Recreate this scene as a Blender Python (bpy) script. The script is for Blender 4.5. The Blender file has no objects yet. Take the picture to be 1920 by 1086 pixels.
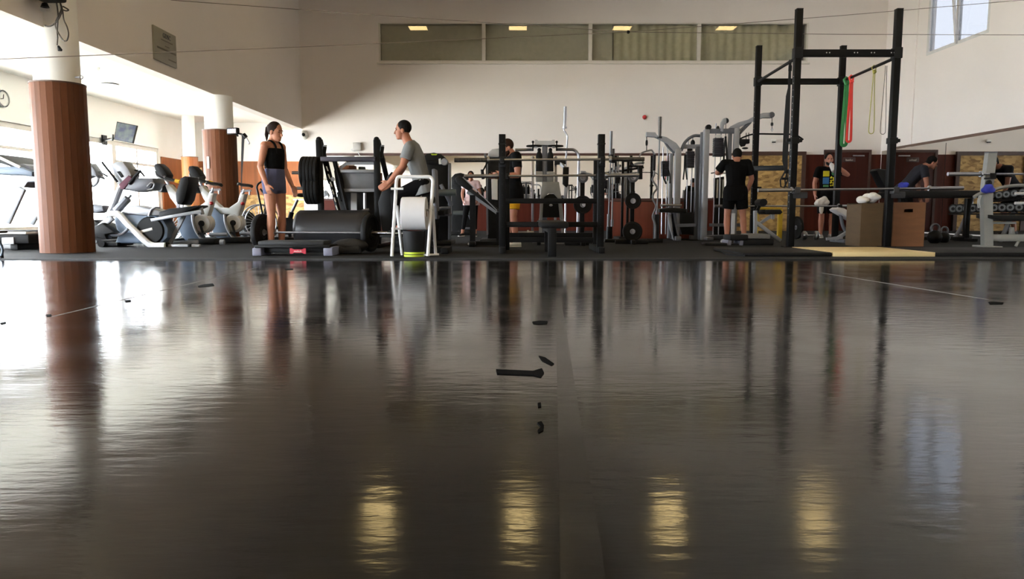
import bpy, bmesh, math, random
from mathutils import Vector, Matrix, Quaternion
random.seed(7)
C = bpy.context.scene.collection
SC = bpy.context.scene
PI = math.pi
# ------------------------------------------------------------------ camera
F = 1387.0                      # focal length in pixels of the 1920 wide frame
HOR = 397.0                     # image row of the horizon
CH = 0.55                       # camera height
PITCH = math.atan((543 - HOR) / F)
cam_d = bpy.data.cameras.new('camera')
cam_d.sensor_fit = 'HORIZONTAL'; cam_d.sensor_width = 36.0; cam_d.lens = 36.0 * F / 1920.0
cam_d.clip_start = 0.05; cam_d.clip_end = 200
cam = bpy.data.objects.new('camera', cam_d); C.objects.link(cam)
cam.location = (0, 0, CH); cam.rotation_euler = (PI / 2 - PITCH, 0, 0)
SC.camera = cam
# ------------------------------------------------------------------ view, world, lights
SC.view_settings.view_transform = 'Standard'; SC.view_settings.look = 'None'
SC.view_settings.gamma = 1.0; SC.view_settings.use_curve_mapping = False
SC.view_settings.exposure = 0.18
SC.cycles.use_denoising = True
SC.cycles.max_bounces = 10; SC.cycles.diffuse_bounces = 5; SC.cycles.glossy_bounces = 4; SC.cycles.transparent_max_bounces = 12
SC.cycles.sample_clamp_indirect = 12.0
SC.cycles.caustics_reflective = False; SC.cycles.caustics_refractive = False
world = bpy.data.worlds.new('overcast_sky'); SC.world = world; world.use_nodes = True
bg = world.node_tree.nodes['Background']; bg.inputs[0].default_value = (0.86, 0.93, 1.0, 1); bg.inputs[1].default_value = 40.0
XL, XR, YB, YBAY, XW = -6.0, 10.57, 21.5, 24.7, -10.6     # hall left line, right wall, hall back, bay back, bay window wall
ZB, ZBAY, ZC = 2.9, 3.45, 7.5                              # beam underside, bay ceiling, hall ceiling
YF = -7.0
sun = bpy.data.lights.new('added_outdoor_sun', 'SUN'); sun.energy = 110; sun.angle = .02  # added under the overcast sky to brighten the paving and the bay
so = bpy.data.objects.new('added_outdoor_sun', sun); C.objects.link(so); so.location = (-20, 0, 20); so.rotation_euler = Vector((.10, .5, -.85)).to_track_quat('-Z', 'Y').to_euler()
def portal(name, loc, rot, sx, sy):
    l = bpy.data.lights.new(name, 'AREA'); l.shape = 'RECTANGLE'; l.size = sx; l.size_y = sy
    l.cycles.is_portal = True
    o = bpy.data.objects.new(name, l); C.objects.link(o); o.location = loc; o.rotation_euler = rot
portal('bay_window_daylight', (XW - .15, 8.0, 1.25), (0, -PI / 2, 0), 2.5, 30)
RW = [(16.9, 19.4), (12.3, 14.8), (7.7, 10.2), (3.1, 5.6), (-1.5, 1.0)]     # high windows of the right wall (y ranges)
for i, (a, b) in enumerate(RW):
    portal('high_window_daylight', (XR + .3, (a + b) / 2, 5.6), (0, PI / 2, 0), 2.2, b - a)
# ------------------------------------------------------------------ helpers
def at(px, py, Y):
    u = (px - 960) / F; v = (543 - py) / F
    d = math.cos(PITCH) + v * math.sin(PITCH)
    return Vector((u / d * Y, Y, CH + Y * (-math.sin(PITCH) + v * math.cos(PITCH)) / d))
def atX(px, py, X):
    u = (px - 960) / F; v = (543 - py) / F
    d = math.cos(PITCH) + v * math.sin(PITCH)
    return at(px, py, X * d / u)
def gnd(px, py, z=0.0):
    v = (543 - py) / F
    t = (-math.sin(PITCH) + v * math.cos(PITCH)) / (math.cos(PITCH) + v * math.sin(PITCH))
    return at(px, py, (z - CH) / t)
def V(*a): return Vector(a)
def lin(c): return tuple((x / 12.92 if x <= .04045 else ((x + .055) / 1.055) ** 2.4) for x in [k / 255 for k in c])
ORG = {}
class MB:
    def __init__(s): s.bm = bmesh.new()
    def _add(s, verts, faces):
        vs = [s.bm.verts.new(v) for v in verts]
        for f in faces:
            try: s.bm.faces.new([vs[i] for i in f])
            except ValueError: pass
        return vs
    def box(s, c, size, rot=None, bevel=0.0, seg=2):
        m = Matrix.Translation(Vector(c))
        if rot is not None: m = m @ (rot if isinstance(rot, Matrix) else Matrix.Rotation(rot, 4, 'Z'))
        t = bmesh.new(); bmesh.ops.create_cube(t, size=1.0)
        for v in t.verts: v.co = Vector((v.co.x * size[0], v.co.y * size[1], v.co.z * size[2]))
        if bevel > 0: bmesh.ops.bevel(t, geom=t.edges[:], offset=min(bevel, min(size) * .45), segments=seg, profile=.5, affect='EDGES')
        t.verts.index_update()
        s._add([m @ v.co for v in t.verts], [[v.index for v in f.verts] for f in t.faces]); t.free(); return s
    def bar(s, p0, p1, w, h, up=(0, 0, 1), bevel=0.0):
        p0, p1 = Vector(p0), Vector(p1); d = p1 - p0; L = d.length; z = d.normalized()
        u = Vector(up)
        if abs(z.dot(u)) > .98: u = Vector((0, 1, 0))
        x = u.cross(z).normalized(); y = z.cross(x)
        m = Matrix((x, y, z)).transposed().to_4x4(); m.translation = (p0 + p1) / 2
        mm = m.copy(); mm.translation = (0, 0, 0)
        return s.box((p0 + p1) / 2, (w, h, L), mm, bevel)
    def tube(s, pts, r, seg=10, closed=False, caps=True, r2=None):
        pts = [Vector(p) for p in pts]; n = len(pts)
        rs = r if isinstance(r, (list, tuple)) else [r] * n
        tang = []
        for i in range(n):
            a = pts[(i - 1) % n] if (closed or i > 0) else pts[i]; b = pts[(i + 1) % n] if (closed or i < n - 1) else pts[i]
            tang.append((b - a).normalized())
        u = Vector((0, 0, 1)) if abs(tang[0].z) < .9 else Vector((1, 0, 0))
        x = u.cross(tang[0]).normalized()
        rings = []
        for i in range(n):
            if i > 0:
                q = tang[i - 1].rotation_difference(tang[i]); x = q @ x
            x = (x - tang[i] * x.dot(tang[i])).normalized(); y = tang[i].cross(x)
            rings.append([s.bm.verts.new(pts[i] + (x * math.cos(2 * PI * k / seg) + y * math.sin(2 * PI * k / seg) * (r2 or 1)) * rs[i]) for k in range(seg)])
        for i in range(n if closed else n - 1):
            A, B = rings[i], rings[(i + 1) % n]
            for k in range(seg):
                s.bm.faces.new((A[k], A[(k + 1) % seg], B[(k + 1) % seg], B[k]))
        if caps and not closed:
            s.bm.faces.new(list(reversed(rings[0]))); s.bm.faces.new(rings[-1])
        return s
    def cyl(s, p0, p1, r, r1=None, seg=16): return s.tube([p0, p1], [r, r if r1 is None else r1], seg)
    def lathe(s, prof, c, axis=(0, 0, 1), seg=28, arc=None):
        # prof: list of (radius, offset along the axis)
        z = Vector(axis).normalized(); u = Vector((0, 0, 1)) if abs(z.z) < .9 else Vector((1, 0, 0))
        x = u.cross(z).normalized(); y = z.cross(x); c = Vector(c); rings = []
        for r, o in prof:
            if r < 1e-5: rings.append([s.bm.verts.new(c + z * o)])
            else: rings.append([s.bm.verts.new(c + z * o + (x * math.cos(2 * PI * k / seg) + y * math.sin(2 * PI * k / seg)) * r) for k in range(seg)])
        for A, B in zip(rings, rings[1:]):
            for k in range(seg):
                k2 = (k + 1) % seg
                f = [A[k % len(A)], A[k2 % len(A)], B[k2 % len(B)], B[k % len(B)]]
                g = []
                for v in f:
                    if v not in g: g.append(v)
                if len(g) > 2:
                    try: s.bm.faces.new(g)
                    except ValueError: pass
        return s
    def disc(s, c, r, t, axis=(0, 1, 0), seg=28, rim=.01):      # solid disc with softened rim
        h = t / 2; e = min(rim, h * .9, r * .4)
        return s.lathe([(0, -h), (r - e, -h), (r, -h + e), (r, h - e), (r - e, h), (0, h)], c, axis, seg)
    def prism(s, poly, ext, bevel=0.0):
        # poly: list of 3-D points (one face), ext: extrusion vector
        poly = [Vector(p) for p in poly]; ext = Vector(ext); n = len(poly)
        t = bmesh.new(); a = [t.verts.new(p) for p in poly]; b = [t.verts.new(p + ext) for p in poly]
        t.faces.new(a); t.faces.new(list(reversed(b)))
        for i in range(n): t.faces.new((a[i], b[i], b[(i + 1) % n], a[(i + 1) % n]))
        bmesh.ops.recalc_face_normals(t, faces=t.faces[:])
        if bevel > 0:
            es = [e for e in t.edges if (e.verts[0] in a) == (e.verts[1] in a)]
            bmesh.ops.bevel(t, geom=es, offset=bevel, segments=2, profile=.5, affect='EDGES')
        bmesh.ops.triangulate(t, faces=[f for f in t.faces if len(f.verts) > 4])
        t.verts.index_update()
        s._add([v.co.copy() for v in t.verts], [[v.index for v in f.verts] for f in t.faces]); t.free(); return s
    def pxprism(s, pts, Y, dy, bevel=0.0):       # outline traced in the picture at depth Y, dy deep
        return s.prism([at(x, y, Y) for x, y in pts], (0, dy, 0), bevel)
    def ell(s, c, r, rot=None, seg=18, rings=12):
        m = Matrix.Translation(Vector(c)) @ (rot.to_4x4() if rot is not None else Matrix())
        vs = []; fs = []
        for i in range(rings + 1):
            th = PI * i / rings
            for k in range(seg):
                ph = 2 * PI * k / seg
                vs.append(m @ Vector((r[0] * math.sin(th) * math.cos(ph), r[1] * math.sin(th) * math.sin(ph), r[2] * math.cos(th))))
        for i in range(rings):
            for k in range(seg): fs.append((i * seg + k, (i + 1) * seg + k, (i + 1) * seg + (k + 1) % seg, i * seg + (k + 1) % seg))
        s._add(vs, fs); return s
    def loft(s, rings, caps=True):
        # rings: list of lists of points, same count
        R = [[s.bm.verts.new(Vector(p)) for p in r] for r in rings]; n = len(R[0])
        for A, B in zip(R, R[1:]):
            for k in range(n): s.bm.faces.new((A[k], A[(k + 1) % n], B[(k + 1) % n], B[k]))
        if caps: s.bm.faces.new(list(reversed(R[0]))); s.bm.faces.new(R[-1])
        return s
    def build(s, name, m, parent=None, sharp=35, raw=False, split=False):
        bm = s.bm
        if split:
            left = set(bm.verts); out = []
            while left:
                v0 = next(iter(sorted(left, key=lambda v: v.index))) if False else left.pop(); st = [v0]; isl = {v0}
                while st:
                    v = st.pop()
                    for e in v.link_edges:
                        w = e.other_vert(v)
                        if w not in isl: isl.add(w); left.discard(w); st.append(w)
                q = MB(); mp = {v: q.bm.verts.new(v.co) for v in isl}
                for f in {f for v in isl for f in v.link_faces}: q.bm.faces.new([mp[v] for v in f.verts])
                out.append(q)
            bm.free()
            return [q.build(name, m, parent, sharp, raw) for q in out]
        bmesh.ops.remove_doubles(bm, verts=bm.verts[:], dist=1e-5)
        bmesh.ops.recalc_face_normals(bm, faces=bm.faces[:])
        org = Vector((0, 0, 0))
        if parent is not None: org = ORG[parent.name]
        elif not raw:
            xs = [v.co for v in bm.verts]
            org = Vector(((min(v.x for v in xs) + max(v.x for v in xs)) / 2, (min(v.y for v in xs) + max(v.y for v in xs)) / 2, min(v.z for v in xs)))
        for v in bm.verts: v.co -= org
        for f in bm.faces: f.smooth = True
        ca = math.radians(sharp)
        for e in bm.edges:
            if len(e.link_faces) == 2 and e.calc_face_angle(0) > ca: e.smooth = False
        me = bpy.data.meshes.new(name); bm.to_mesh(me); bm.free()
        o = bpy.data.objects.new(name, me); C.objects.link(o)
        if m is not None: me.materials.append(m)
        if parent is not None: o.parent = parent
        else: o.location = org
        ORG[o.name] = org
        return o
def tag(o, label, cat, group=None, kind=None):
    o['label'] = label; o['category'] = cat
    if group: o['group'] = group
    if kind: o['kind'] = kind
    return o
def thing(name, label, cat, loc=(0, 0, 0), group=None):
    o = bpy.data.objects.new(name, None); C.objects.link(o); o.location = loc; o.empty_display_size = .1
    ORG[o.name] = Vector(loc); return tag(o, label, cat, group)
def struct(name, mb, m, parent=None):
    o = mb.build(name, m, parent, raw=True)
    if parent is None: o['kind'] = 'structure'
    return o
def copy_tree(o, parent=None):
    c = o.copy(); C.objects.link(c)
    if parent is not None: c.parent = parent
    for ch in list(o.children): copy_tree(ch, c)
    return c
def arc(c, r, a0, a1, n, ax='xz'):
    out = []
    for i in range(n + 1):
        a = math.radians(a0 + (a1 - a0) * i / n)
        d = {'xz': (math.cos(a), 0, math.sin(a)), 'xy': (math.cos(a), math.sin(a), 0), 'yz': (0, math.cos(a), math.sin(a))}[ax]
        out.append(Vector(c) + Vector(d) * r)
    return out
def rnd(pts, rad, n=5):     # round the inner corners of a polyline
    pts = [Vector(p) for p in pts]; out = [pts[0]]
    for i in range(1, len(pts) - 1):
        a, b, c = pts[i - 1], pts[i], pts[i + 1]
        r = min(rad, (a - b).length * .48, (c - b).length * .48)
        p, q = b + (a - b).normalized() * r, b + (c - b).normalized() * r
        for k in range(n + 1):
            t = k / n; out.append(p * (1 - t) ** 2 + b * 2 * t * (1 - t) + q * t * t)
    out.append(pts[-1]); return out
# ------------------------------------------------------------------ materials
MATS = {}
def M(name, rgb=None, rough=.5, metal=0.0, vary=.06, scale=(8, 8, 8), bump=0.0, bscale=60, coat=0.0, spec=.5):
    if name in MATS: return MATS[name]
    m = bpy.data.materials.new(name); m.use_nodes = True; nt = m.node_tree; b = nt.nodes['Principled BSDF']
    c = lin(rgb)
    tc = nt.nodes.new('ShaderNodeTexCoord'); mp = nt.nodes.new('ShaderNodeMapping'); mp.inputs['Scale'].default_value = scale
    nz = nt.nodes.new('ShaderNodeTexNoise'); nz.inputs['Scale'].default_value = 1.0; nz.inputs['Detail'].default_value = 4
    nt.links.new(tc.outputs['Object'], mp.inputs[0]); nt.links.new(mp.outputs[0], nz.inputs['Vector'])
    cr = nt.nodes.new('ShaderNodeValToRGB')
    cr.color_ramp.elements[0].position = .3; cr.color_ramp.elements[1].position = .7
    cr.color_ramp.elements[0].color = tuple(x * (1 - vary) for x in c) + (1,); cr.color_ramp.elements[1].color = tuple(min(1, x * (1 + vary)) for x in c) + (1,)
    nt.links.new(nz.outputs['Fac'], cr.inputs[0]); nt.links.new(cr.outputs[0], b.inputs['Base Color'])
    b.inputs['Roughness'].default_value = rough; b.inputs['Metallic'].default_value = metal
    b.inputs['Coat Weight'].default_value = coat; b.inputs['Specular IOR Level'].default_value = spec
    if bump > 0:
        n2 = nt.nodes.new('ShaderNodeTexNoise'); n2.inputs['Scale'].default_value = bscale; n2.inputs['Detail'].default_value = 3
        nt.links.new(tc.outputs['Object'], n2.inputs['Vector'])
        bp = nt.nodes.new('ShaderNodeBump'); bp.inputs['Strength'].default_value = bump; bp.inputs['Distance'].default_value = .01
        nt.links.new(n2.outputs['Fac'], bp.inputs['Height']); nt.links.new(bp.outputs[0], b.inputs['Normal'])
    MATS[name] = m; return m
def emis(name, rgb, strength):
    if name in MATS: return MATS[name]
    m = bpy.data.materials.new(name); m.use_nodes = True; b = m.node_tree.nodes['Principled BSDF']
    b.inputs['Base Color'].default_value = (.8, .8, .8, 1); b.inputs['Emission Color'].default_value = lin(rgb) + (1,); b.inputs['Emission Strength'].default_value = strength
    MATS[name] = m; return m
def glass(name, tint=(1, 1, 1), refl=.08):
    if name in MATS: return MATS[name]
    m = bpy.data.materials.new(name); m.use_nodes = True; nt = m.node_tree
    nt.nodes.remove(nt.nodes['Principled BSDF']); out = nt.nodes['Material Output']
    t = nt.nodes.new('ShaderNodeBsdfTransparent'); t.inputs[0].default_value = tint + (1,)
    g = nt.nodes.new('ShaderNodeBsdfGlossy'); g.inputs['Roughness'].default_value = .02
    fr = nt.nodes.new('ShaderNodeLayerWeight'); fr.inputs['Blend'].default_value = .5
    pw = nt.nodes.new('ShaderNodeMath'); pw.operation = 'POWER'; pw.inputs[1].default_value = 5.0
    ad = nt.nodes.new('ShaderNodeMath'); ad.operation = 'MULTIPLY_ADD'; ad.inputs[1].default_value = .9 - refl / 2; ad.inputs[2].default_value = refl / 2; ad.use_clamp = True
    nt.links.new(fr.outputs['Facing'], pw.inputs[0])
    mx = nt.nodes.new('ShaderNodeMixShader')
    nt.links.new(pw.outputs[0], ad.inputs[0]); nt.links.new(ad.outputs[0], mx.inputs[0]); nt.links.new(t.outputs[0], mx.inputs[1]); nt.links.new(g.outputs[0], mx.inputs[2])
    nt.links.new(mx.outputs[0], out.inputs[0]); MATS[name] = m; return m
paint = M('cream_wall_paint', (234, 226, 219), .85, vary=.02, scale=(.7, .7, .7), bump=.02, bscale=200)
paint_bay = M('white_bay_paint', (246, 244, 238), .8, vary=.02, scale=(.7, .7, .7))
ceil_m = M('white_ceiling_paint', (232, 228, 220), .9, vary=.02)
wood_clad = M('shaded_brown_wood_cladding', (88, 49, 25), .6, vary=.24, spec=.2, scale=(11, 11, .3))  # column wood, its backlit shade put into the darker colour
wood_bay = M('lit_brown_wood_panel', (128, 74, 38), .55, vary=.2, scale=(11, 11, .3), spec=.25)  # same wood for the far bay, daylight put into the brighter colour
wood_red = M('dark_red_wood_panel', (74, 28, 18), .5, vary=.2, spec=.15, scale=(10, 10, .5))
wood_edge = M('dark_wood_edge', (62, 34, 22), .5, vary=.15)
rubber = M('black_rubber_mat', (22, 22, 23), .85, vary=.25, spec=.25, scale=(40, 40, 40), bump=.25, bscale=300)
black = M('black_powder_coat', (11, 11, 12), .5, vary=.1, spec=.16)
black_matte = M('black_plastic', (13, 13, 14), .6, vary=.1, spec=.25)
rubber_plate = M('black_rubber_plate', (13, 13, 14), .65, vary=.12, spec=.22)
vinyl_black = M('black_vinyl_upholstery', (12, 12, 13), .5, vary=.1, bump=.05, bscale=150, spec=.25)
chrome = M('chrome_steel', (156, 156, 160), .3, 1.0, vary=.03)
steel = M('brushed_steel', (150, 150, 155), .35, 1.0, vary=.06)
silver = M('silver_paint', (150, 152, 156), .4, .35, vary=.05)
silver_dark = M('dark_silver_paint', (96, 98, 104), .45, .3, vary=.05)
white_metal = M('white_painted_metal', (222, 222, 222), .4, vary=.03)
white_plastic = M('white_plastic', (220, 218, 212), .5, vary=.03)
blue_grey = M('blue_grey_plastic', (96, 110, 128), .5, vary=.05)
yellow_p = M('yellow_plastic', (214, 170, 30), .5, vary=.05)
red_p = M('red_plastic', (170, 30, 35), .45, vary=.05)
clear_glass = glass('clear_glass')
def osb():
    m = bpy.data.materials.new('osb_board'); m.use_nodes = True; nt = m.node_tree; b = nt.nodes['Principled BSDF']
    tc = nt.nodes.new('ShaderNodeTexCoord'); mp = nt.nodes.new('ShaderNodeMapping'); mp.inputs['Scale'].default_value = (4, 4, 8)
    mp.inputs['Rotation'].default_value = (0, .6, 0)
    vo = nt.nodes.new('ShaderNodeTexVoronoi'); vo.inputs['Scale'].default_value = 1.6; vo.inputs['Randomness'].default_value = 1
    nz = nt.nodes.new('ShaderNodeTexNoise'); nz.inputs['Scale'].default_value = 2.0; nz.inputs['Detail'].default_value = 8
    mxv = nt.nodes.new('ShaderNodeMix'); mxv.data_type = 'RGBA'; mxv.inputs[0].default_value = .5
    cr = nt.nodes.new('ShaderNodeValToRGB')
    for p, c in zip((.25, .8), ((118, 86, 46), (212, 174, 108))):
        e = cr.color_ramp.elements[0 if p < .5 else 1]; e.position = p; e.color = lin(c) + (1,)
    bw = nt.nodes.new('ShaderNodeRGBToBW')
    nt.links.new(tc.outputs['Object'], mp.inputs[0]); nt.links.new(mp.outputs[0], vo.inputs['Vector']); nt.links.new(mp.outputs[0], nz.inputs['Vector'])
    nt.links.new(vo.outputs['Color'], mxv.inputs[6]); nt.links.new(nz.outputs['Color'], mxv.inputs[7])
    nt.links.new(mxv.outputs[2], bw.inputs[0]); nt.links.new(bw.outputs[0], cr.inputs[0]); nt.links.new(cr.outputs[0], b.inputs['Base Color'])
    b.inputs['Roughness'].default_value = .7; return m
osb_m = osb()
ply = M('plywood', (116, 76, 45), .6, vary=.14, scale=(3, 3, 14))
def vinyl_floor():
    m = bpy.data.materials.new('black_dance_vinyl'); m.use_nodes = True; nt = m.node_tree; b = nt.nodes['Principled BSDF']
    tc = nt.nodes.new('ShaderNodeTexCoord')
    n1 = nt.nodes.new('ShaderNodeTexNoise'); n1.inputs['Scale'].default_value = .9; n1.inputs['Detail'].default_value = 6
    cr = nt.nodes.new('ShaderNodeValToRGB'); cr.color_ramp.elements[0].position = .3; cr.color_ramp.elements[1].position = .75
    cr.color_ramp.elements[0].color = lin((22, 21, 22)) + (1,); cr.color_ramp.elements[1].color = lin((33, 31, 31)) + (1,)
    nt.links.new(tc.outputs['Object'], n1.inputs['Vector']); nt.links.new(n1.outputs['Fac'], cr.inputs[0]); nt.links.new(cr.outputs[0], b.inputs['Base Color'])
    # roughness: worn, scuffed patches
    n2 = nt.nodes.new('ShaderNodeTexNoise'); n2.inputs['Scale'].default_value = 2.2; n2.inputs['Detail'].default_value = 8
    mr = nt.nodes.new('ShaderNodeMapRange'); mr.inputs[1].default_value = .3; mr.inputs[2].default_value = .75; mr.inputs[3].default_value = .075; mr.inputs[4].default_value = .17
    nt.links.new(tc.outputs['Object'], n2.inputs['Vector']); nt.links.new(n2.outputs['Fac'], mr.inputs[0]); nt.links.new(mr.outputs[0], b.inputs['Roughness'])
    # fine waviness of the sheet
    mp = nt.nodes.new('ShaderNodeMapping'); mp.inputs['Scale'].default_value = (7, 22, 1)
    n3 = nt.nodes.new('ShaderNodeTexNoise'); n3.inputs['Scale'].default_value = 1.0; n3.inputs['Detail'].default_value = 5
    nt.links.new(tc.outputs['Object'], mp.inputs[0]); nt.links.new(mp.outputs[0], n3.inputs['Vector'])
    bp = nt.nodes.new('ShaderNodeBump'); bp.inputs['Strength'].default_value = .5; bp.inputs['Distance'].default_value = .0018
    nt.links.new(n3.outputs['Fac'], bp.inputs['Height']); nt.links.new(bp.outputs[0], b.inputs['Normal'])
    b.inputs['Specular IOR Level'].default_value = .65
    return m
# ================================================================== THE SETTING
YM = 8.68                                       # where the rubber gym floor begins
def slab(x0, x1, y0, y1, z0, z1): return MB().box(((x0 + x1) / 2, (y0 + y1) / 2, (z0 + z1) / 2), (x1 - x0, y1 - y0, z1 - z0))
struct('floor', slab(XW - .3, XR + .3, YF - .2, YM, -.2, -.012), vinyl_floor())
struct('floor_rubber', slab(XW - .3, XR + .3, YM, YBAY + .2, -.2, 0), rubber)
struct('trim_floor_edge', slab(XW, XR, YM - .035, YM, -.012, .004), M('black_edge_strip', (18, 18, 18), .6))
# hall walls
mb = MB()
SW = (at(709, 43, YB), at(1514, 116, YB))       # strip window
sx0, sx1, sz0, sz1 = SW[0].x, SW[1].x, SW[1].z, SW[0].z
for a in ((XL, XR, 0, sz0), (XL, XR, sz1, ZC), (XL, sx0, sz0, sz1), (sx1, XR, sz0, sz1)):
    mb.box(((a[0] + a[1]) / 2, YB + .15, (a[2] + a[3]) / 2), (a[1] - a[0], .3, a[3] - a[2]))
struct('wall_back', mb, paint)
struct('wall_front', slab(XW, XR, YF - .2, YF, 0, ZC), paint)
mb = MB(); wz0, wz1 = 4.5, 6.7
mb.box((XR + .1, (YF + YB) / 2, wz0 / 2), (.2, YB - YF, wz0)); mb.box((XR + .1, (YF + YB) / 2, (wz1 + ZC) / 2), (.2, YB - YF, ZC - wz1))
ys = [YB] + [v for r in RW for v in (r[1], r[0])] + [YF]
for a, b in zip(ys[0::2], ys[1::2]): mb.box((XR + .1, (a + b) / 2, (wz0 + wz1) / 2), (.2, a - b, wz1 - wz0))
struct('wall_right', mb, paint)
struct('wall_left', slab(XL - .25, XL, YF, YB, ZB, ZC), paint)          # beam wall above the opening to the cardio bay
struct('trim_beam', slab(XL - .6, XL - .25, YF, YB + .3, ZB, ZBAY), paint_bay)
struct('ceiling', slab(XL - .3, XR + .3, YF, YB + .3, ZC, ZC + .2), ceil_m)
struct('ceiling_bay', slab(XW - .2, XL - .25, YF, YBAY, ZBAY, ZBAY + .2), M('white_bay_ceiling', (248, 247, 242), .8, vary=.02))
# bay
struct('wall_bay_back', slab(XW - .2, XL + 3.5, YBAY, YBAY + .2, 0, ZBAY + .2), paint_bay)
struct('wall_bay_side', slab(XL + 3.2, XL + 3.5, YB + .3, YBAY, 0, ZBAY + .2), paint_bay)
wt = 2.43; wy1 = 22.5
mb = MB()
mb.box((XW - .1, (YF + YBAY) / 2, (wt + ZBAY) / 2), (.2, YBAY - YF, ZBAY - wt))
mb.box((XW - .1, (wy1 + YBAY) / 2, wt / 2), (.2, YBAY - wy1, wt))
mb.box((XW - .1, (YF + wy1) / 2, .05), (.2, wy1 - YF, .1))
struct('wall_window_side', mb, paint_bay)
struct('ground_outside', slab(XW - 14, XW - .3, YF - 5, YBAY + 5, -.35, -.1), M('pale_paving', (190, 186, 176), .9))
# bay windows : frames with panes
n = 12; L = (wy1 - YF) / n
frame_m = M('white_window_frame', (206, 200, 190), .5, vary=.03)
for i in range(n):
    y0 = YF + i * L; y1 = y0 + L
    m = MB()
    for yy in (y0 + .05, y1 - .05): m.box((XW - .08, yy, (wt + .1) / 2), (.1, .1, wt - .1))
    for zz in (.16, wt - .06): m.box((XW - .08, (y0 + y1) / 2, zz), (.098, L, .12))
    if i % 2: m.box((XW - .08, (y0 + y1) / 2, 1.9), (.08, L - .1, .07))
    if i % 3: m.box((XW - .08, (y0 + y1) / 2, (wt + .1) / 2), (.08, .08, wt - .2))
    w = struct('window_%d' % (i + 1), m, frame_m)
    MB().box((XW - .08, (y0 + y1) / 2, (wt + .1) / 2), (.01, L - .2, wt - .3)).build('pane', clear_glass, w)
# strip window of the back wall: four bays with a curtained room behind
wbar = M('white_strip_frame', (214, 208, 196), .5, vary=.02)
ed = [sx0, at(907, 80, YB).x, at(1107, 80, YB).x, at(1311, 80, YB).x, sx1]
gl_strip = glass('grey_tinted_glass', (.93, .93, .9), .1)
for i in range(4):
    a, b = ed[i], ed[i + 1]; m = MB()
    for xx in (a + .025, b - .025): m.box((xx, YB + .06, (sz0 + sz1) / 2), (.05, .1, sz1 - sz0))
    for zz in (sz0 + .02, sz1 - .012): m.box(((a + b) / 2, YB + .06, zz), (b - a, .098, .04 if zz < 5.2 else .024))
    w = struct('window_%d' % (20 + i), m, wbar)
    MB().box(((a + b) / 2, YB + .06, (sz0 + sz1) / 2), (b - a - .08, .012, sz1 - sz0 - .06)).build('pane', gl_strip, w)
struct('trim_sill_strip', MB().box(((sx0 + sx1) / 2, YB - .03, sz0 - .05), (sx1 - sx0 + .1, .07, .035)), wbar)
m = MB()
m.box(((sx0 + sx1) / 2, YB + 3.2, 5.4), (sx1 - sx0 + 1.2, .1, 2.6)); m.box(((sx0 + sx1) / 2, YB + 1.7, 4.4), (sx1 - sx0 + 1.2, 3.2, .1)); m.box(((sx0 + sx1) / 2, YB + 1.7, 6.6), (sx1 - sx0 + 1.2, 3.2, .1))
for xx in (sx0 - .5, sx1 + .5): m.box((xx, YB + 1.7, 5.4), (.1, 3.2, 2.6))
struct('wall_upper_room', m, M('grey_room_paint', (150, 146, 138), .9))
def curtain(x0, x1):
    m = MB(); n = int((x1 - x0) / .045); a = []
    pts = [Vector((x0 + (x1 - x0) * i / n, YB + .24 + .03 * math.sin(i * 1.15) + .02 * math.sin(i * .37), 4.5)) for i in range(n + 1)]
    lo = [m.bm.verts.new(p) for p in pts]; hi = [m.bm.verts.new(p + V(0, 0, 2)) for p in pts]
    for i in range(n): m.bm.faces.new((lo[i], lo[i + 1], hi[i + 1], hi[i]))
    o = m.build('curtain', M('olive_grey_curtain', (206, 200, 172), .9, vary=.08)); o.data.materials[0].use_backface_culling = False
    md = o.modifiers.new('thickness', 'SOLIDIFY'); md.thickness = .006
    return o
tag(curtain(at(1152, 80, YB).x, sx1 - .1), 'long olive grey curtain behind the right panes of the strip window', 'curtain')
tag(curtain(at(884, 80, YB).x, at(898, 80, YB).x), 'narrow curtain strip behind the leftmost pane of the strip window', 'curtain')
a_, b_ = sx0 + .05, at(1150, 80, YB).x
o = MB().box(((a_ + b_) / 2, YB + .19, (sz0 + sz1) / 2), (b_ - a_, .03, sz1 - sz0 + .4)).build('added_blind', M('grey_blind', (200, 196, 180), .9, vary=.05))  # pale blind added to catch hall light and lighten the left panes
tag(o, 'plain grey blind added behind the left panes of the strip window to lighten them', 'blind')
# high windows on the right wall
for i, (a, b) in enumerate(RW):
    m = MB()
    for yy in (a + .04, b - .04, (a + b) / 2): m.box((XR + .05, yy, (wz0 + wz1) / 2), (.1, .08, wz1 - wz0))
    for zz in (wz0 + .04, wz1 - .04): m.box((XR + .05, (a + b) / 2, zz), (.098, b - a, .08))
    w = struct('window_%d' % (30 + i), m, M('grey_window_frame', (205, 203, 198), .5))
    MB().box((XR + .05, (a + b) / 2, (wz0 + wz1) / 2), (.012, b - a - .1, wz1 - wz0 - .1)).build('pane', glass('frosted_grey_glass', (.15, .15, .155), .06), w)
    if i == 0:      # the sash tilted open
        m = MB(); y0, y1 = a + .1, (a + b) / 2 - .06
        m.bar((XR - .02, y1, wz0 + .02), (XR - .32, y1 - .1, wz1 - .1), .05, .05); 
        m.build('tilted_sash_bar', M('grey_window_frame', (205, 203, 198), .5), w)
# pilaster on the right wall and floor level trims
struct('trim_pilaster', slab(XR - .03, XR, 19.85, 20.1, 2.25, ZC), paint)
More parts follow.
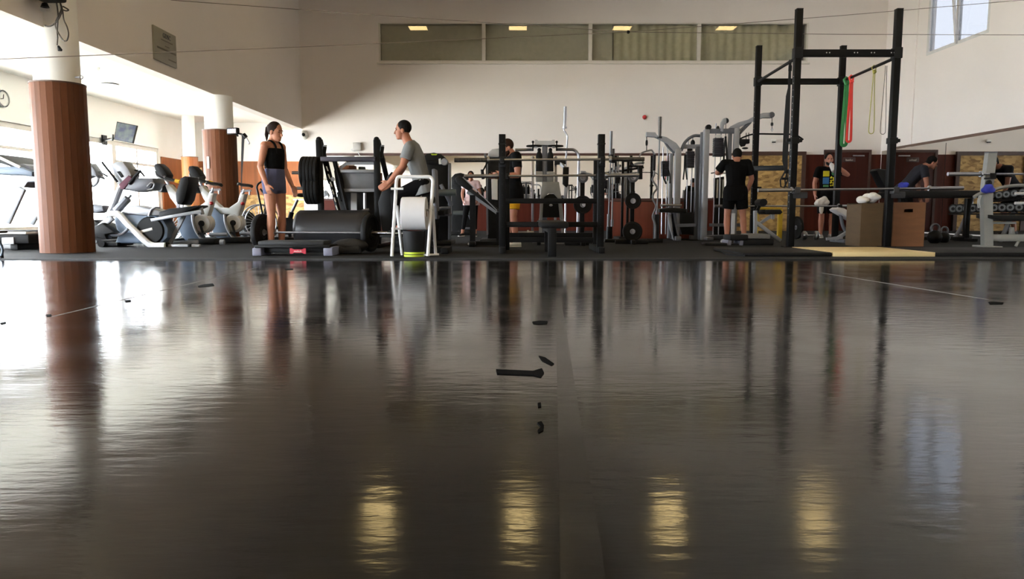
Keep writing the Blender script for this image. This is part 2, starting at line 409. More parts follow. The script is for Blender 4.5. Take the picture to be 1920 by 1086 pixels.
# columns with wood cladding
def column(name, x, y, r, clad_top, ztop, z0=0, wm=wood_clad):
    o = MB().lathe([(0, z0), (r - .055, z0), (r - .055, ztop), (0, ztop)], (x, y, 0), seg=40).build(name, paint_bay); o['kind'] = 'structure'
    # faceted slats around the column
    m = MB(); n = 26
    for k in range(n):
        a0 = 2 * PI * (k + .012) / n; a1 = 2 * PI * (k + .988) / n
        ri, ro = r - .05, r
        lo = [V(x + q * math.cos(a), y + q * math.sin(a), z0 + .004) for q, a in ((ri, a0), (ro, a0), (ro, a1), (ri, a1))]
        m.loft([lo, [p + V(0, 0, clad_top - .004 - z0) for p in lo]])
    m.build('wood_cladding', wm, o)
    MB().lathe([(r - .03, clad_top - .004), (r + .006, clad_top - .004), (r + .006, clad_top + .014), (r - .056, clad_top + .014)], (x, y, 0), seg=40).build('cladding_rim', wood_edge, o)
    return o
column('column_near', XL - .03, 10.05, .33, 2.22, ZC)
column('column_middle', XL - .03, 15.5, .335, 2.2, ZB)
column('column_behind', XL - .03, 4.6, .33, 2.22, ZB)
column('column_far', -9.85, 22.9, .24, 2.2, ZBAY, wm=wood_bay)
# wainscots (wood below, all round the far end)
m = MB()
bx = at(561, 300, YBAY).x
m.box(((XW + XL + 3.2) / 2, YBAY - .02, 1.1), (XL + 3.2 - XW, .04, 2.2)); m.box((XW + .02, (wy1 + .1 + YBAY) / 2, 1.1), (.04, YBAY - wy1 - .1, 2.2))
struct('trim_wainscot_bay', m, wood_bay)
WT = at(1000, 290, YB).z
mz0 = .9
mx0, mx1 = at(600, 300, YB).x, at(1372, 300, YB).x
struct('trim_wainscot_back', slab(mx0, XR, YB - .03, YB, 0, WT - .0), wood_red)
fr = M('dark_mirror_frame', (70, 40, 32), .5)
o = MB().box(((mx0 + mx1) / 2, YB - .045, (mz0 + WT) / 2), (mx1 - mx0, .02, WT - mz0 - .06)).build('wall_mirror', M('mirror_silver', (236, 236, 234), .015, 1.0, vary=.0))
tag(o, 'long wall mirror on the back wall behind the machines', 'mirror')
m = MB(); m.box(((mx0 + mx1) / 2, YB - .045, WT), (mx1 - mx0 + .1, .05, .07)); m.box(((mx0 + mx1) / 2, YB - .045, mz0), (mx1 - mx0 + .1, .05, .05))
MB.build(m, 'frame', fr, o) if False else None
f_ = m.build('mirror_frame', fr, o)
# right wall mirror
MT = atX(1775, 264, XR).z
o = MB().box((XR - .012, (8.0 + 21.4) / 2, (.03 + MT) / 2), (.016, 21.4 - 8.0, MT - .03)).build('wall_mirror', MATS['mirror_silver'])
tag(o, 'big mirror covering the lower right wall beside the dumbbell rack', 'mirror')
MB().box((XR - .02, (8.0 + 21.4) / 2, MT + .025), (.04, 12.6, .06)).build('top_rail', M('brown_rail', (92, 70, 58), .5), o)
MB().box((XR - .021, atX(1775, 280, XR).y, MT / 2), (.004, .012, MT - .1)).build('joint_line', black, o)
# doors in the back wall
def door(n, px0, px1, pytop, txt):
    a = at(px0, pytop, YB); b = at(px1, pytop, YB)
    d = struct('door_%d' % n, MB().box(((a.x + b.x) / 2, YB - .045, a.z / 2), (b.x - a.x, .05, a.z), bevel=.006), M('dark_red_door', (62, 23, 16), .5, vary=.15, spec=.15, scale=(10, 10, .6)))
    m = MB(); w = .07
    for xx in (a.x - w / 2, b.x + w / 2): m.box((xx, YB - .05, (a.z + w) / 2), (w, .08, a.z + w))
    m.box(((a.x + b.x) / 2, YB - .05, a.z + w / 2), (b.x - a.x + 2 * w, .078, w)); m.build('door_frame', wood_edge, d)
    c = at((px0 + px1) / 2 + 2, 300, YB)
    s = MB().box((c.x, YB - .075, c.z), (.36, .012, .13), bevel=.004).build('door_sign', M('dark_sign', (54, 30, 26), .4), d)
    text('door_sign_text', txt, (c.x, YB - .083, c.z - .035), .085, M('pale_sign_lettering', (196, 190, 180), .5), s, (PI / 2, 0, 0))
    m = MB(); m.box((b.x - .3, YB - .09, a.z - .1), (.34, .03, .035), bevel=.008); m.build('door_closer', steel, d)
    m = MB(); m.tube([V(a.x + .1, YB - .07, 1.02), V(a.x + .1, YB - .12, 1.02), V(a.x + .22, YB - .12, 1.02)], .01); m.build('door_handle', steel, d)
    return d
def text(name, s, loc, size, m, parent, rot=(PI / 2, 0, 0), extr=.002, align='CENTER'):
    cu = bpy.data.curves.new(name, 'FONT'); cu.body = s; cu.size = size; cu.extrude = extr; cu.align_x = align
    t = bpy.data.objects.new(name, cu); C.objects.link(t)
    dg = bpy.context.evaluated_depsgraph_get(); me = bpy.data.meshes.new_from_object(t.evaluated_get(dg)); bpy.data.objects.remove(t); bpy.data.curves.remove(cu)
    me.name = name; o = bpy.data.objects.new(name, me); C.objects.link(o); me.materials.clear(); me.materials.append(m)
    from mathutils import Euler
    mt = Euler(rot).to_matrix().to_4x4(); mt.translation = Vector(loc) - ORG[parent.name]
    me.transform(mt); o.parent = parent; ORG[o.name] = ORG[parent.name]; return o
door(1, 1549, 1627, 286, 'banho')
# OSB panels with dark frames on the back wall
def osb_panel(px0, px1, py0, z0, label):
    a = at(px0, py0, YB); b = at(px1, py0, YB)
    o = MB().box(((a.x + b.x) / 2, YB - .06, (a.z + z0) / 2), (b.x - a.x, .03, a.z - z0)).build('osb_panel', osb_m)
    tag(o, label, 'board')
    m = MB(); w = .11
    for xx in (a.x - w / 2, b.x + w / 2): m.box((xx, YB - .07, (a.z + z0 + w) / 2), (w, .08, a.z + w - z0))
    m.box(((a.x + b.x) / 2, YB - .07, a.z + w / 2), (b.x - a.x + 2 * w, .078, w)); m.build('panel_frame', wood_edge, o); return o
osb_panel(1382, 1502, 292, 0, 'framed OSB board on the back wall behind the man in black')
# OSB boarding behind the woman, at the far end of the bay
a = at(480, 350, YBAY); b = at(560, 350, YBAY)
tag(MB().box(((at(452, 350, YBAY).x + XL + 3.1) / 2, YBAY - .06, .55), (XL + 3.1 - at(452, 350, YBAY).x, .03, 1.1)).build('osb_panel', osb_m), 'low OSB boarding on the far bay wall behind the standing woman', 'board')
# hall lamps; rows nearer than the first are unseen, added for more light
lamp_e = emis('warm_lamp_diffuser', (255, 222, 152), 13.0)
first = None
for yy in (17.1, 11.0, 8.3, 5.6, 2.9, .2, -2.5, -5.2):
    for xx in (-3.2, .2, 3.75, 7.3):
        L_ = thing('hall_lamp', 'square warm ceiling lamp hanging high in the hall, the unseen nearer rows added for light', 'lamp', (xx, yy, 6.78), 'hall ceiling lamps') if first is None else copy_tree(first)
        if first is None:
            first = L_
            MB().box((xx, yy, 6.772), (.6, .5, .012)).build('diffuser', lamp_e, L_)
            m = MB(); m.loft([[V(xx + sx * w, yy + sy * w * .85, z) for sx, sy in ((-1, -1), (1, -1), (1, 1), (-1, 1))] for w, z in ((.33, 6.78), (.33, 6.86), (.16, 7.0), (.05, 7.02))]); m.build('lamp_housing', silver_dark, L_)
            MB().cyl((xx, yy, 7.0), (xx, yy, ZC), .012).build('hanger', steel, L_)
        L_.location = (xx, yy, 6.78)

# ================================================================== CARDIO BAY (left)
def PT(Y, *pts): return [at(p[0], p[1], Y + (p[2] if len(p) > 2 else 0)) for p in pts]
def ceilpt(px, py, z):
    q = at(px, py, 1.0); return V(q.x / (q.z - CH) * (z - CH), (z - CH) / (q.z - CH), z)
def onfloor(o):
    return o
# ---- recumbent bike behind the near column
def recumbent(Y):
    b = gnd(290, 462); t = thing('recumbent_bike', 'grey recumbent exercise bike with black backrest, right of the near wooden column', 'exercise bike', (b.x, Y, 0))
    w = .17
    m = MB(); m.pxprism([(214, 457), (220, 440), (212, 412), (216, 400), (236, 401), (290, 404), (306, 412), (315, 428), (314, 446), (302, 457)], Y - w, 2 * w, .04); m.build('drive_housing', blue_grey, t)
    m = MB(); m.pxprism([(226, 400), (229, 394), (240, 386), (256, 385), (282, 391), (302, 396), (302, 404), (278, 405)], Y - w - .01, 2 * w + .02, .02); m.build('housing_cover', silver, t)
    m = MB(); m.tube(PT(Y - w - .01, (264, 435), (287, 429)), .03); m.build('housing_badge', white_plastic, t)
    m = MB(); m.lathe([(0, -.2), (.2, -.2), (.22, -.17), (.22, .17), (.2, .2), (0, .2)], at(292, 432, Y), (0, 1, 0)); m.build('flywheel_cover', black_matte, t)
    m = MB(); m.tube(rnd(PT(Y - .24, (204, 402), (222, 400), (240, 421), (272, 452), (284, 461), (310, 461)), .12), .052); m.build('frame_tube', white_metal, t)
    m = MB(); m.tube(rnd(PT(Y, (202, 410), (212, 388), (226, 352)), .1), .05); m.build('mast', silver, t)
    m = MB(); m.tube(PT(Y - .1, (218, 396), (240, 372)), .062); m.tube(PT(Y - .1, (240, 373), (246, 366)), .02); m.build('shroud_tube', silver_dark, t)
    m = MB(); m.bar(*PT(Y - .26, (187, 426), (212, 408)), .07, .09, bevel=.02); m.build('crank_arm', silver, t)
    m = MB(); m.tube(rnd(PT(Y - .3, (196, 437), (214, 442), (228, 440), (240, 430)), .1), .022); m.build('pedal_link', silver_dark, t)
    m = MB(); m.pxprism([(175, 445), (176, 425), (190, 418), (210, 432), (215, 437), (196, 440), (200, 449)], Y - .4, .18, .02); m.build('pedal', black_matte, t)
    m = MB(); c = at(209, 459, Y); c.z = .055; m.cyl(c - V(.0, .3, 0), c + V(0, .3, 0), .055); m.box((c.x + .12, Y, .04), (.22, .5, .06), bevel=.015); m.build('front_foot', black_matte, t)
    # console
    con = MB(); con.pxprism([(207, 309), (217, 303), (230, 303), (240, 316), (246, 328), (238, 350), (226, 356), (219, 345)], Y - .14, .3, .03); con = con.build('console', silver, t)
    m = MB(); m.pxprism([(219, 322), (224, 321), (231, 331), (227, 333)], Y - .16, .03); m.build('console_slot', black_matte, con)
    m = MB(); m.pxprism([(222, 346), (240, 329), (247, 334), (231, 356), (224, 354)], Y - .165, .12, .015); m.build('towel_strap', M('mauve_fabric', (112, 74, 90), .8), con)
    m = MB(); m.pxprism([(232, 355), (240, 344), (252, 334), (286, 334), (288, 343), (279, 356), (252, 360)], Y - .2, .4, .03); m.build('tray', silver_dark, con)
    m = MB(); m.tube(PT(Y - .2, (191, 304), (220, 341)), .018); m.tube(rnd(PT(Y - .22, (242, 345), (254, 330), (264, 320)), .05), .022); m.tube(rnd(PT(Y + .05, (240, 317), (263, 321), (271, 331)), .05), .014); m.build('grip', black_matte, t, split=True)
    m = MB(); m.tube(rnd(PT(Y - .2, (276, 350), (284, 342), (290, 345), (287, 354), (276, 356)), .03), .013); m.build('side_handle', chrome, t)
    # seat
    m = MB(); m.bar(*PT(Y - .2, (283, 413), (378, 396)), .03, .05, bevel=.008); m.bar(*PT(Y + .15, (283, 409), (372, 394)), .03, .05, bevel=.008); m.tube(PT(Y, (376, 388), (380, 402)), .03); m.build('seat_rail', silver, t, split=True)
    m = MB(); m.pxprism([(296, 411), (297, 398), (318, 391), (342, 389), (371, 385), (372, 388), (352, 396), (340, 403)], Y - .2, .4, .025); m.build('seat', vinyl_black, t)
    m = MB(); m.pxprism([(329, 378), (328, 362), (337, 334), (345, 330), (353, 332), (354, 342), (346, 376), (340, 384), (332, 383)], Y - .2, .4, .035); m.build('backrest', vinyl_black, t)
    m = MB(); m.bar(*PT(Y - .08, (333, 390), (336, 376)), .02, .04); m.bar(*PT(Y + .08, (340, 390), (344, 374)), .02, .04); m.build('backrest_post', steel, t, split=True)
    for q in (-.2, .18):
        m = MB(); m.tube(rnd(PT(Y + q, (279, 405), (283, 393), (293, 388), (300, 390)), .08), .016); m.build('seat_handle', chrome, t)
    m = MB(); m.bar(*PT(Y - .16, (311, 461.5), (376, 461.5)), .07, .06, bevel=.015); m.bar(*PT(Y + .3, (312, 456), (372, 454)), .06, .06, bevel=.015); m.bar(*PT(Y, (319, 456), (345, 405)), .05, .05); m.build('rear_base', silver, t, split=True)
    m = MB(); c = at(318, 461, Y); m.box((c.x, Y - .18, .035), (.14, .1, .07), bevel=.015); c = at(366, 461, Y); m.box((c.x, Y - .18, .025), (.05, .1, .05), bevel=.01); m.build('base_end_cap', black_matte, t, split=True)
    return t
recumbent(11.8)
# ---- upright exercise bikes
def bike():
    Y = 13.25
    t = thing('upright_bike', 'white and blue upright exercise bike in front of the middle wooden column', 'exercise bike', (at(430, 455, Y).x, Y, 0), 'upright bikes in the cardio bay')
    m = MB(); m.pxprism([(352, 318), (353, 312), (360, 311), (368, 318), (376, 331), (374, 338), (366, 337), (357, 331)], Y - .13, .26, .025); con = m.build('console', black_matte, t)
    m = MB(); m.pxprism([(354, 324), (357, 331), (367, 338), (376, 340), (375, 343), (364, 341), (354, 333)], Y - .135, .27, .01); m.build('console_shell', silver, con)
    for q in (-.2, .2):
        m = MB(); m.tube(rnd(PT(Y + q, (368, 333), (378, 338), (392, 342)), .05), .02); m.build('handlebar', black_matte, t)
        m = MB(); m.tube(PT(Y + q, (391, 341.6), (399, 343.5)), .034); m.build('handle_grip', yellow_p, t)
    m = MB(); m.tube(PT(Y, (372, 335, -.22), (372, 335, .22)), .02); m.tube(PT(Y, (370, 334), (386, 362)), .026); m.build('handlebar_stem', steel, t)
    m = MB(); c = at(375, 355, Y); m.cyl(c + V(-.07, -.12, 0), c + V(.05, .12, 0), .07); m.build('bottle_holder', black_matte, t)
    m = MB(); m.pxprism([(371, 350), (378, 348), (392, 362), (402, 378), (414, 389), (428, 390), (447, 377), (452, 364), (459, 364), (451, 395), (444, 417), (436, 417), (439, 402), (420, 402), (404, 398), (392, 388), (380, 372)], Y - .09, .18, .025); m.build('frame', M('pearl_white_paint', (206, 208, 206), .35, vary=.03), t)
    m = MB(); m.pxprism([(394, 388), (402, 390), (412, 400), (421, 402), (424, 420), (434, 448), (408, 449), (400, 440), (393, 420)], Y - .15, .3, .03); m.build('front_shroud', blue_grey, t)
    c = at(381, 422, Y); s_ = Y / F
    fw = MB(); fw.lathe([(.2, -.02), (.25, -.03), (.255, 0), (.25, .03), (.2, .02)], c, (0, 1, 0), 36); fw.build('flywheel', white_metal, t)
    m = MB()
    for k in range(16):
        a = 2 * PI * k / 16; m.tube([c + V(math.cos(a) * .04, 0, math.sin(a) * .04), c + V(math.cos(a + .3) * .13, 0, math.sin(a + .3) * .13), c + V(math.cos(a + .4) * .22, 0, math.sin(a + .4) * .22)], .008, 6)
    m.disc(c, .05, .06); m.build('flywheel_spokes', white_metal, t)
    m = MB(); m.pxprism([(366, 406), (378, 406), (380, 415), (372, 420), (366, 416)], Y - .1, .06, .01); m.build('brake_cover', yellow_p, t)
    m = MB(); m.tube(rnd(PT(Y - .16, (421, 402), (422, 418), (428, 434), (440, 449)), .2), .024); m.build('guard_rail', silver, t)
    c = at(441, 418, Y); m = MB(); m.disc(c, .165, .2, rim=.03); cc = m.build('crank_cover', white_metal, t)
    m = MB(); m.bar(c + V(-.02, -.13, .02), c + V(.03, -.13, -.16), .02, .035); m.bar(c + V(.02, .13, -.02), c + V(-.03, .13, .16), .02, .035); m.box(c + V(.03, -.18, -.17), (.1, .09, .025)); m.box(c + V(-.03, .18, .17), (.1, .09, .025)); m.disc(c + V(0, -.1, 0), .05, .05); m.build('pedal_crank', black_matte, t, split=True)
    m = MB(); m.tube(PT(Y, (440, 412), (455, 362)), .034); m.build('seat_tube', silver, t)
    m = MB(); m.tube(PT(Y, (448, 385), (458, 355)), .022); m.bar(*PT(Y, (452, 358.5), (471, 357.5)), .035, .035); m.tube(PT(Y, (468, 357), (468, 366)), .014); m.build('seat_post', chrome, t)
    m = MB(); pts = [(445, 346, .02), (448, 344.5, .04), (455, 347, .055), (462, 347.5, .08), (468, 348, .1), (472, 349.5, .08)]
    m.loft([[at(x, y, Y) + V(0, math.sin(a) * w, math.cos(a) * .028) for a in [2 * PI * k / 12 for k in range(12)]] for x, y, w in pts]); m.build('saddle', vinyl_black, t)
    m = MB(); c = at(455, 382, Y - .1); m.ell(c, (.034, .034, .03)); m.build('adjust_knob', red_p, t)
    m = MB(); m.box((at(446, 452, Y).x, Y, .055), (.46, .5, .09), bevel=.02); m.build('rear_foot', black_matte, t)
    m = MB(); m.box((at(398, 452, Y).x, Y, .055), (.14, .5, .09), bevel=.02); m.bar(*PT(Y, (400, 450), (424, 450)), .08, .05); m.build('front_foot', black_matte, t)
    m = MB(); m.tube(PT(Y - .24, (471, 452), (478, 452)), .05); m.tube(PT(Y + .3, (450, 438), (481, 438)), .035); m.build('foot_cap', silver, t, split=True)
    return t
b1 = bike()
b2 = copy_tree(b1); b2.location = b1.location + V(-.3, -.62, 0); b2['label'] = 'white and blue upright exercise bike just behind the recumbent bike'
# ---- treadmill by the windows
def treadmill(Y):
    t = thing('treadmill', 'white and black treadmill at the left edge in front of the bright windows', 'treadmill', (at(0, 462, Y).x, Y, 0))
    x0, x1 = at(-150, 450, Y).x, at(86, 450, Y).x
    m = MB(); m.box(((x0 + x1) / 2, Y, .16), (x1 - x0, .78, .14), bevel=.03); m.build('deck_base', black_matte, t)
    m = MB(); m.box(((x0 + x1) / 2, Y, .245), (x1 - x0 - .05, .8, .035), bevel=.012); m.build('side_rail', white_plastic, t)
    m = MB(); m.box(((x0 + x1) / 2, Y, .265), (x1 - x0 - .1, .5, .02), bevel=.005); m.build('running_belt', rubber, t)
    for px in (-120, 55):
        m = MB(); m.box((at(px, 455, Y).x, Y, .045), (.11, .7, .09), bevel=.015); m.build('foot', black_matte, t)
    m = MB(); m.pxprism([(3, 446), (25, 445), (26, 458), (3, 459)], Y - .41, .03, .006); pl = m.build('side_badge', silver, t)
    for a, b in (((42, 352), (12, 418)), ((76, 382), (57, 420))):
        m = MB(); m.bar(*PT(Y - .33 if a[0] < 60 else Y + .33, a, b), .06, .12, bevel=.02); m.build('upright_post', silver, t)
    m = MB(); m.pxprism([(-45, 313), (32, 312), (50, 318), (60, 322), (60, 331), (40, 328), (-45, 325)], Y - .4, .8, .03); m.build('handrail', blue_grey, t)
    m = MB(); m.pxprism([(40, 334), (60, 329), (76, 334), (76, 341), (52, 342), (44, 352), (40, 348)], Y - .36, .72, .02); m.build('mast_joint', silver, t)
    con = MB(); con.pxprism([(-14, 288), (0, 290), (20, 303), (33, 313), (20, 313), (-8, 304)], Y - .36, .72, .015); con.build('display', black_matte, t)
    m = MB(); m.pxprism([(22, 309), (42, 307), (57, 313), (61, 319), (40, 319)], Y - .3, .6, .012); m.build('console_tray', silver_dark, t)
    m = MB(); m.tube(PT(Y - .38, (-4, 294), (38, 314)), .02); m.build('console_trim', white_plastic, t)
treadmill(11.0)
# ---- elliptical behind the near column
def elliptical(Y):
    t = thing('elliptical_trainer', 'silver elliptical trainer mostly hidden behind the near wooden column', 'elliptical trainer', (at(180, 455, Y).x, Y, 0))
    m = MB(); m.tube(rnd(PT(Y, (150, 312), (168, 308), (184, 326), (184, 340), (176, 349), (150, 346)), .1), .03); m.build('ring_handle', silver, t)
    m = MB(); m.pxprism([(150, 312), (168, 306), (178, 320), (182, 332), (170, 330), (150, 338)], Y - .12, .24, .02); m.build('console', silver_dark, t)
    m = MB(); m.tube(PT(Y - .2, (186, 322), (202, 331)), .016); m.tube(PT(Y - .2, (184, 331), (196, 335)), .02); m.build('grip', black_matte, t, split=True)
    m = MB(); m.tube(PT(Y, (150, 340), (140, 440)), .06); m.build('mast', silver, t)
    m = MB(); m.pxprism([(140, 384), (172, 383), (192, 386), (194, 396), (180, 400), (140, 400)], Y - .15, .3, .03); m.build('arm_cover', silver_dark, t)
    m = MB(); m.pxprism([(120, 455), (122, 415), (172, 412), (195, 422), (206, 436), (208, 448), (196, 454)], Y - .25, .5, .05); m.build('base_cover', black_matte, t)
    m = MB(); m.box((at(165, 457, Y).x, Y, .03), (.6, .5, .06), bevel=.02); m.build('base_foot', silver, t)
elliptical(13.2)
# ---- air bike behind the woman
def air_bike(Y):
    t = thing('air_bike', 'black fan bike behind the standing woman with silver seat post', 'exercise bike', (at(525, 452, Y).x, Y, 0))
    c = at(489, 417, Y); m = MB(); m.tube(arc(c + V(0, -.1, 0), .33, 0, 360, 36)[:-1], .014, 8, closed=True); m.tube(arc(c + V(0, .1, 0), .33, 0, 360, 36)[:-1], .014, 8, closed=True); m.build('fan_cage', steel, t)
    m = MB()
    for k in range(24):
        a = 2 * PI * k / 24; m.tube([c + V(.05 * math.cos(a), -.1, .05 * math.sin(a)), c + V(.32 * math.cos(a), -.1, .32 * math.sin(a))], .006, 5)
    m.build('cage_wires', steel, t)
    m = MB(); m.disc(c, .06, .2); m.pxprism([(492, 420), (494, 392), (500, 384), (506, 390), (508, 420)], Y - .1, .2, .02); m.build('fan_shroud', black_matte, t)
    m = MB(); m.tube(rnd(PT(Y - .2, (493, 405), (481, 350), (485, 344), (493, 340)), .04), .018); m.tube(rnd(PT(Y + .2, (498, 400), (496, 364), (488, 354)), .04), .018); m.build('moving_handle', black, t, split=True)
    m = MB(); m.tube(PT(Y, (542, 418), (547, 398)), .045); m.tube(PT(Y, (480, 405), (515, 428), (540, 425)), .03); m.build('frame', black, t)
    m = MB(); m.tube(PT(Y, (546, 400), (558, 374)), .028); m.bar(*PT(Y, (550, 374.5), (571, 374.5)), .04, .03); m.build('seat_post', chrome, t)
    m = MB(); m.ell(at(565, 366, Y), (.1, .12, .04)); m.build('saddle', vinyl_black, t)
    m = MB(); c2 = at(540, 424, Y); m.disc(c2, .16, .14); m.build('crank_cover', black_matte, t)
    m = MB(); c3 = at(545, 445, Y); m.box((c3.x, Y, .04), (.08, .55, .07), bevel=.02); c4 = at(488, 445, Y); m.box((c4.x, Y, .04), (.08, .55, .07), bevel=.02); m.bar((c3.x, Y, .05), (c4.x, Y, .05), .06, .05); m.bar((c3.x, Y, .05), c2, .05, .05); m.bar((c4.x, Y, .05), c, .05, .05); m.build('base', black, t)
air_bike(14.0)
# bag on the floor behind the right bike
o = MB().ell(at(466, 425, 14.4), (.16, .2, .28)).build('gym_bag', black_matte); o.location.z = 0.0
tag(o, 'black bag standing on the floor beside the fan bike wheel', 'bag')
# ---- chair leg in the lower left corner
t = thing('stool', 'dark tubular stool leg cut off by the left edge of the picture', 'stool', (at(-14, 484, 8.75).x, 8.85, 0))
for q in (0, .32):
    m = MB(); m.tube(rnd(PT(8.8 + q, (-30, 436), (-4, 446), (6, 468), (2, 482)), .08), .014); m.build('leg', M('dark_blue_metal', (50, 62, 76), .4, .3), t)
    m = MB(); c = at(3, 483, 8.8 + q); m.cyl((c.x, c.y, 0), (c.x, c.y, .03), .022); m.build('foot_cap', black_matte, t)
a = at(-30, 436, 8.8); m = MB(); m.box((a.x - .12, 8.96, a.z), (.34, .38, .03), bevel=.012); m.build('seat', black_matte, t)
# ---- wall television
def tv():
    Y = 18.6
    cs = [at(219, 228, Y), at(257, 235.5, Y), at(249, 269, Y), at(213, 262, Y)]
    t = thing('wall_television', 'tilted flat television high on the wall above the bay windows', 'television', tuple((cs[2] + cs[3]) / 2))
    m = MB(); m.prism(cs, (0, .06, 0), .008); m.build('casing', black_matte, t)
    scr = bpy.data.materials.new('tv_picture'); scr.use_nodes = True; nt = scr.node_tree; b = nt.nodes['Principled BSDF']
    tc = nt.nodes.new('ShaderNodeTexCoord'); nz = nt.nodes.new('ShaderNodeTexNoise'); nz.inputs['Scale'].default_value = 5; nz.inputs['Detail'].default_value = 3
    cr = nt.nodes.new('ShaderNodeValToRGB'); cr.color_ramp.elements[0].position = .38; cr.color_ramp.elements[1].position = .62; cr.color_ramp.elements[0].color = lin((78, 92, 130)) + (1,); cr.color_ramp.elements[1].color = lin((150, 170, 165)) + (1,)
    nt.links.new(tc.outputs['Object'], nz.inputs['Vector']); nt.links.new(nz.outputs['Fac'], cr.inputs[0]); nt.links.new(cr.outputs[0], b.inputs['Emission Color']); b.inputs['Emission Strength'].default_value = .55
    b.inputs['Base Color'].default_value = (.02, .02, .02, 1); b.inputs['Roughness'].default_value = .2
    c = sum(cs, Vector()) / 4
    m = MB(); m.prism([c + (p - c) * .92 + V(0, -.004, 0) for p in cs], (0, .003, 0)); m.build('screen', scr, t)
    m = MB(); m.tube([c + V(0, .05, 0), c + V(-.3, .3, -.1), V(XW, c.y + .9, c.z - .1)], .03); m.box((XW + .02, c.y + .9, c.z - .1), (.04, .2, .25)); m.tube(PT(Y, (211, 264), (212, 252)), .02); m.build('wall_bracket', black_matte, t)
tv()
# ---- round wall clock
c = atX(3, 185, XW)
t = thing('wall_clock', 'round white wall clock on the far left wall above the windows', 'clock', (XW, c.y, c.z))
MB().lathe([(0, 0), (.17, 0), (.17, .05), (.15, .05), (.15, .03), (0, .03)], (XW, c.y, c.z), (1, 0, 0)).build('face', white_plastic, t)
MB().lathe([(.15, .05), (.175, .05), (.178, .02), (.17, 0)], (XW, c.y, c.z), (1, 0, 0)).build('rim', silver, t)
m = MB(); m.bar((XW + .035, c.y, c.z), (XW + .035, c.y + .02, c.z + .09), .008, .012); m.bar((XW + .035, c.y, c.z), (XW + .035, c.y - .07, c.z - .01), .008, .012); m.build('hands', black, t)
# ---- notice plaque on the beam wall
a = atX(284, 47, XL); b = atX(326.5, 67, XL); d = atX(288, 112, XL)
y0, y1, z1, z0 = a.y, b.y, (a.z + b.z) / 2, (d.z + atX(328, 127, XL).z) / 2
t = thing('wall_plaque', 'grey notice plaque with dark lettering on the upper left wall', 'sign', (XL, (y0 + y1) / 2, z0))
MB().box((XL + .015, (y0 + y1) / 2, (z0 + z1) / 2), (.03, y1 - y0, z1 - z0), bevel=.006).build('panel', M('grey_plaque', (150, 145, 130), .5, .2, vary=.05), t)
text('lettering', 'GDSC', (XL + .034, y0 + (y1 - y0) * .56, z1 - (z1 - z0) * .24), (z1 - z0) * .2, M('navy_lettering', (58, 58, 74), .5), t, (PI / 2, 0, PI / 2))
m = MB()
for k, (f0, f1, zz) in enumerate(((.3, .82, .32), (.46, .66, .48), (.12, .95, .6), (.6, .95, .84))):
    m.box((XL + .032, y0 + (y1 - y0) * (f0 + f1) / 2, z1 - (z1 - z0) * zz), (.004, (y1 - y0) * (f1 - f0), .02 if k != 2 else .03))
m.build('text_lines', M('brown_text_line', (104, 96, 84), .6), t)
# ---- projector with hanging cables on the near column
Yp = 9.62
t = thing('projector', 'black projector at the top of the near column with hanging cables', 'projector', tuple(at(97, 5, Yp)))
m = MB(); a, b = at(73, -34, Yp), at(120, 3.5, Yp); m.box(((a.x + b.x) / 2, Yp - .1, (a.z + b.z) / 2), (b.x - a.x, .36, a.z - b.z), bevel=.03); m.build('body', black_matte, t)
m = MB(); m.lathe([(0, 0), (.03, 0), (.05, .05), (.03, .05), (0, .02)], at(84, 6, Yp - .1), (0, 0, -1)); m.build('lens', black, t)
m = MB(); a = at(97, -10, Yp); m.bar(a, (a.x, 9.85, a.z), .06, .06); m.build('bracket', white_metal, t)
Yc = 9.66
for n_, pts in (('power_cable', [(106, 4), (109, 25), (107, 60), (108, 70), (107, 85)]), ('looped_cable', [(112, 4), (117, 15), (119, 38), (126, 50), (129, 66), (125, 77), (119, 77), (110, 64), (102, 46), (108, 32), (116, 17), (113, 6)]), ('tied_cable', [(118, 12), (127, 17), (129, 19), (124, 21), (118, 18), (110, 36), (101, 46), (92, 50), (84, 48)])):
    m = MB(); m.tube(rnd(PT(Yc, *pts), .06, 3), .009, 7); o = m.build(n_, M('dark_cable', (70, 64, 58), .6), t)
    if n_ == 'power_cable': m = MB(); m.pxprism([(107, 86), (109, 85), (114, 92), (113, 95), (108, 95)], Yc - .02, .04, .005); m.build('plug', black, o)
m = MB(); a = at(80, 14, Yp + .05); m.box(a, (.05, .05, .1), bevel=.008); a = at(91, 15, Yp + .05); m.box(a, (.06, .04, .08), bevel=.008); m.build('socket_box', white_plastic, t, split=True)
# small lens-like fitting above
o = MB().lathe([(0, 0), (.07, 0), (.07, .06), (.05, .09), (0, .09)], at(152, 0, 11.2), (0, 0, -1)).build('ceiling_fitting', M('dark_bronze', (84, 60, 44), .4))
a = at(152, -4, 11.2); o.location = atX(152, -2, XL + .1)
tag(o, 'small dark round fitting on the upper left wall at the picture top', 'fitting')
# ---- eye hook on the near column
a = at(148, 145, 9.95)
o = MB().tube(arc(a + V(.03, 0, 0), .022, 0, 360, 14)[:-1], .006, 6, closed=True).tube([a - V(.05, 0, 0), a + V(.01, 0, 0)], .012, 8).build('eye_hook', steel)
tag(o, 'small steel eye hook on the white part of the near column', 'hook')
